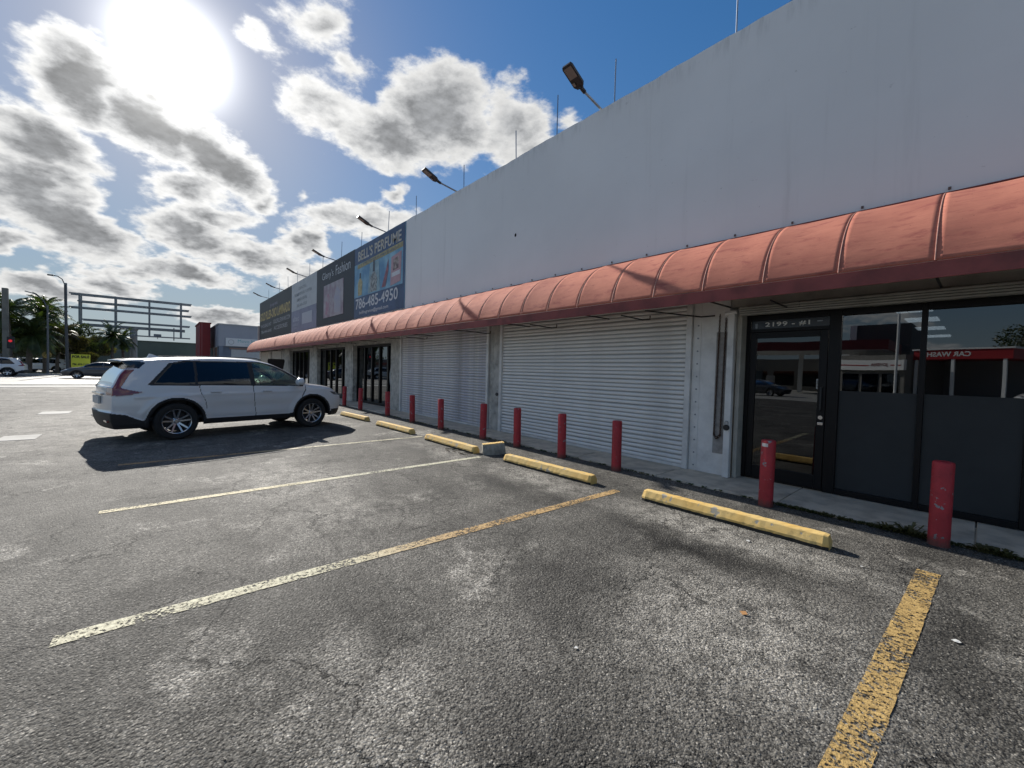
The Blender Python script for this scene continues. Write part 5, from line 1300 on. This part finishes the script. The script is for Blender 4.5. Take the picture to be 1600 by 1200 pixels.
MB().box(-.04, 0, -.68, .72, .78, 2.14).build('sign_board', yl, t)
MB().box(-.12, -.045, -.62, -.54, 0, 2.1).box(-.12, -.045, .56, .64, 0, 2.1).build('leg', mat('sign_post', (.4, .38, .34), .7), t)
ink = mat('sign_ink', (.01, .01, .01), .6)
lettering('FOR SALE', 1.26, .30, ink, t, 'lettering', (.006, -.61, 1.74), '+x', offset=.05); lettering('786 493-7100', 1.24, .22, ink, t, 'lettering', (.006, -.61, .98), '+x', offset=.03)
t = thing('post_box', 'pale post standing left of the yellow FOR SALE sign', 'post', (-62.3, -7.05, 0))
MB().box(-.1, .1, -.12, .12, 0, 1.9, bev=.02).build('post', mat('pale_post', (.45, .44, .42), .8), t)
t = thing('parking_sign', 'yellowish round topped sign among the palm trunks', 'sign', (-66.5, -9.0, 0))
MB().tube([(0, 0, 0), (0, 0, 2.0)], .04, 6).build('pole', black_metal, t); MB().lathe([(.001, 0), (.36, 0), (.36, .05), (.001, .05)], 16, 'x', (0, 0, 2.0)).build('disc', mat('ochre', (.4, .3, .12), .6), t)

# ---------------------------------------------------------------- palms and trees
palm_m = leaf_mat('palm_leaf', (.030, .050, .014), (.055, .075, .018)); palm_y = leaf_mat('palm_leaf_yellow', (.07, .08, .02), (.14, .12, .03))
bark = mat('palm_bark', (.12, .10, .085), .9, var=.4, vs=3, bump=.5, bs=8)
def palm(x, y, h, r, nf, label, seed, m=palm_m, droop=1.0, tr=.17, skirt=.25):
    rr = random.Random(seed); t = thing('palm_tree', label, 'palm tree', (x, y, 0))
    lean = rr.uniform(-.3, .3)
    MB().tube([(0, lean * (k / 6) ** 2, h * k / 6) for k in range(7)], tr, 10, r2=tr * .72).build('trunk', bark, t, smooth=60)
    q = MB(); c = Vector((0, lean, h))
    for i in range(nf):
        a = 2 * PI * i / nf * 2.399 * 3 + rr.uniform(-.2, .2); e = R(rr.uniform(-35, 80)); L_ = r * rr.uniform(.8, 1.1)
        d = Vector((math.cos(a) * math.cos(e), math.sin(a) * math.cos(e), math.sin(e))); p = c.copy(); pts_ = [p.copy()]; n = 9
        for k in range(n):
            p = p + d * (L_ / n); pts_.append(p.copy()); d = (d + Vector((0, 0, -.19 * droop * (.6 + k / n)))).normalized()
        q.tube(pts_, .035, 4, r2=.008)
        for k in range(1, n * 4):
            u = k / 4.; i0 = min(int(u), n - 1); b = pts_[i0].lerp(pts_[i0 + 1], u - i0); tt = (pts_[i0 + 1] - pts_[i0]).normalized()
            sd_ = tt.cross(Vector((0, 0, 1)))
            if sd_.length < .1: sd_ = Vector((1, 0, 0))
            sd_.normalize(); ll = r * .26 * math.sin(PI * min(.97, .18 + .8 * u / n)) * rr.uniform(.8, 1.15)
            for s in (-1, 1):
                tip = b + sd_ * s * ll * .8 + tt * ll * .45 + Vector((0, 0, -ll * rr.uniform(.25, .75)))
                q.add([b - tt * .045, b + tt * .045, tip], [(0, 1, 2)])
    q.build('crown', m, t, fixn=False)
    return t
palm(-63.6, -11.0, 6.3, 2.5, 30, 'tall palm in front of the utility pole, upright dark fronds', 1)
palm(-64.5, -10.0, 4.0, 3.0, 46, 'broad drooping palm with sunlit arching fronds, thick trunk behind the white SUV', 2, palm_m, 1.25, .26)
palm(-67.5, -9.3, 6.2, 2.7, 34, 'palm with a ragged dark crown, second tallest, between the lamp arm and the street lamp', 3, palm_m)
palm(-66.0, -11.6, 5.0, 2.6, 34, 'palm partly behind the utility pole with thick dark trunk', 4, palm_m, 1.2, .24)
palm(-72.0, -10.0, 7.6, 2.5, 28, 'distant palm whose spiky crown stands highest on the skyline', 5)
palm(-70.0, -8.7, 4.3, 2.4, 34, 'low palm with brownish fronds just left of the street lamp', 6, leaf_mat('palm_brown', (.05, .035, .02), (.07, .06, .02)), 1.3)
palm(-78.0, -4.6, 5.0, 2.6, 26, 'far palm showing through the lower rails of the billboard frame', 7, palm_m, 1.1)
palm(-80.0, -3.6, 4.6, 2.4, 26, 'far low palm showing right of the other one through the billboard frame', 8, palm_m, 1.1)
palm(-68.0, -14.6, 6.0, 2.8, 32, 'palm outside the left edge of the picture', 12, palm_m, 1.1)
def tree(x, y, h, r, zc, n, label, seed, m):
    rr = random.Random(seed); t = thing('leafy_tree', label, 'tree', (x, y, 0))
    q = MB().tube([(0, 0, 0), (.1, .05, zc * .5), (0, 0, zc)], .22, 8, r2=.12)
    lobes = []
    for k in range(11):
        a = rr.uniform(0, 2 * PI); e = rr.uniform(-.4, 1.3); d = rr.uniform(.35, .85)
        c = Vector((math.cos(a) * math.cos(e) * r * d, math.sin(a) * math.cos(e) * r * d, zc + math.sin(e) * (h - zc) * d)); lobes.append((c, r * rr.uniform(.25, .48)))
        q.tube([(0, 0, zc * .75), tuple(c * .6 + Vector((0, 0, zc * .35))), tuple(c)], .07, 5, r2=.02)
    q.build('trunk', bark, t)
    f = MB()
    for _ in range(n):
        c, lr = rr.choice(lobes); v = Vector((rr.gauss(0, 1), rr.gauss(0, 1), rr.gauss(0, 1))).normalized() * lr * rr.uniform(.5, 1.08)
        p = c + Vector((v.x, v.y, v.z * .75)); s = rr.uniform(.09, .2)
        if p.z < .4: continue
        u = Vector((rr.gauss(0, 1), rr.gauss(0, 1), rr.gauss(0, 1))).normalized(); w = u.orthogonal().normalized()
        f.add([p - u * s, p + w * s * .45, p + u * s, p - w * s * .45], [(0, 1, 2, 3)])
    f.build('crown', m, t, fixn=False); return t
ficus = leaf_mat('ficus_leaf', (.028, .042, .014), (.05, .065, .02)); olive = leaf_mat('olive_leaf', (.06, .06, .025), (.10, .085, .03))
tree(-70, -7.6, 4.6, 1.9, 2.5, 5200, 'olive brown leafy tree right of the street lamp behind the FOR SALE sign', 21, olive)
tree(-79, -9.6, 6.4, 4.0, 3.4, 7500, 'dark dense tree behind the middle palms', 22, ficus)
tree(-82, -14.0, 6.0, 4.2, 3.2, 7500, 'dark dense tree behind the left palms', 23, ficus)
tree(-88, -19.0, 7.0, 4.6, 3.6, 6500, 'dark dense tree at the far left edge', 24, ficus)
tree(-84, -7.2, 5.2, 2.8, 3.0, 5200, 'loose tree in front of the left end of the green warehouse', 25, olive)
hq = MB(); rr = random.Random(31)
for _ in range(9000):
    p = Vector((rr.uniform(-112, -106), rr.uniform(-70, 60), rr.uniform(.2, 1) ** .7 * (3.2 + 1.3 * math.sin(rr.uniform(0, 6))))); s = rr.uniform(.25, .5); u = Vector((rr.gauss(0, 1), rr.gauss(0, 1), rr.gauss(0, 1))).normalized(); w = u.orthogonal().normalized()
    hq.add([p - u * s, p + w * s * .6, p + u * s, p - w * s * .6], [(0, 1, 2, 3)])
hd2 = hq.build('distant_trees', ficus, fixn=False); stuff(hd2); hd2['label'] = 'far off band of trees on the skyline'; hd2['category'] = 'trees'

# ---------------------------------------------------------------- across the street behind the camera (seen in the dark glass)
cream = mat('cream_render', (.20, .19, .17), .8, var=.1, vs=.4); red_f = mat('canopy_red', (.38, .02, .025), .5); whi = mat('sign_panel_white', (.82, .82, .80), .5)
t = thing('car_wash', 'car wash building behind the viewer, reflected in the dark glass, red fascia reading CAR WASH', 'building', (-1.5, -35, 0), R(16))
MB().box(-2.7, 2.9, -9, .0, 3.45, 4.22).build('fascia', red_f, t); MB().box(-2.8, 3.0, -9.1, .08, 4.222, 4.34).build('fascia_cap', whi, t)
MB().box(-2.5, 2.7, -8.9, -5, 0, 3.45).build('wall', mat('grey_block', (.25, .25, .24), .8), t)
for x in (-2.5, -.3, 2.5): MB().box(x - .09, x + .09, -.25, -.05, 0, 3.448).build('column', whi, t)
lettering('CAR WASH', 2.55, .40, whi, t, 'lettering', (.72, .012, 3.66), '+y', offset=.03)
t = thing('jewellery_shop', 'low cream shop behind the viewer with a white JOYERIA fascia, reflected in the dark glass', 'building', (-7, -35.5, 0), R(20))
MB().box(-2.6, 2.6, -8, -.2, 0, 3.9).build('wall', cream, t); MB().box(-2.6, 2.7, -.198, .2, 2.55, 3.45).build('fascia', whi, t)
MB().box(1.75, 2.5, .201, .22, 2.94, 3.02).box(-2.4, .1, .201, .22, 2.94, 3.02).build('fascia_stripe', red_f, t)
lettering('JOYERIA', 1.35, .34, mat('dark_red_print', (.16, .02, .02), .5), t, 'lettering', (1.6, .225, 2.84), '+y', offset=.03)
for a, b in ((-2.2, -.9), (-.6, .7), (1.0, 2.2)): MB().box(a, b, -.198, -.15, .5, 2.2).build('window', glass_left, t)
t = thing('big_store', 'tall dark box store behind the viewer, reflected above the JOYERIA fascia', 'building', (-7, -48, 0))
MB().box(-2.9, 1.6, -12, 0, 0, 7.9).build('wall', mat('dark_box', (.10, .10, .10), .8), t); MB().box(-3.5, -2.902, -12, .1, 0, 7.9).build('corner_pier', whi, t)
t = thing('gas_canopy', 'red edged filling station canopy behind the viewer, reflected in the door glass', 'canopy', (-14, -38, 0))
MB().box(-7, 8, -9, 0, 4.55, 5.5).build('fascia', mat('canopy_dark_red', (.16, .02, .025), .6), t)
MB().box(-6.9, 7.9, -8.9, -.1, 4.5, 4.548).build('soffit', whi, t)
for x in (-5, 0, 5): MB().box(x - .2, x + .2, -5, -4.6, 0, 4.5).build('column', whi, t)
for x in (-3, 3): MB().box(x - .4, x + .4, -5.2, -4.4, .1, 1.9, bev=.05).build('fuel_pump', mat('pump_grey', (.35, .35, .36), .5), t)
t = thing('filling_station_shop', 'cream kiosk building under the red canopy behind the viewer', 'building', (-18, -52, 0))
MB().box(-10, 9, -6, 0, 0, 4.2).build('wall', cream, t)
for k in range(5): MB().box(-8 + k * 3.3, -5.6 + k * 3.3, 0.002, .05, .6, 2.6).build('window', glass_left, t)
t = thing('light_pole', 'pale light pole behind the viewer, reflected between the two large windows', 'street lamp', (-4.55, -30, 0))
MB().tube([(0, 0, 0), (0, 0, 6.9)], .085, 10).box(-.3, .3, -.15, .15, 6.9, 7.0).build('pole', whi, t)
for (x, y, a, l, src) in [(-13, -27, .2, 'dark sedan behind the viewer, reflected in the door glass', sedan), (3.5, -27, 2.9, 'white SUV standing behind the viewer near the car wash', suv2), (-22, -24, .1, 'white SUV behind the viewer, reflected in the left shopfronts', suv2)]:
    c = copy_tree(src); c.location = (x, y, .0); c.rotation_euler = (0, 0, a); c['label'] = l; c.name = 'parked_car'
tree(4, -50, 8.5, 5.0, 4.5, 5000, 'round dark tree behind the viewer, reflected above the car wash', 41, ficus)
structure(MB().box(-33.5, 30, -60.5, -20.5, -.02, .008).build('station_forecourt', pale_conc))
S.render.film_transparent = False
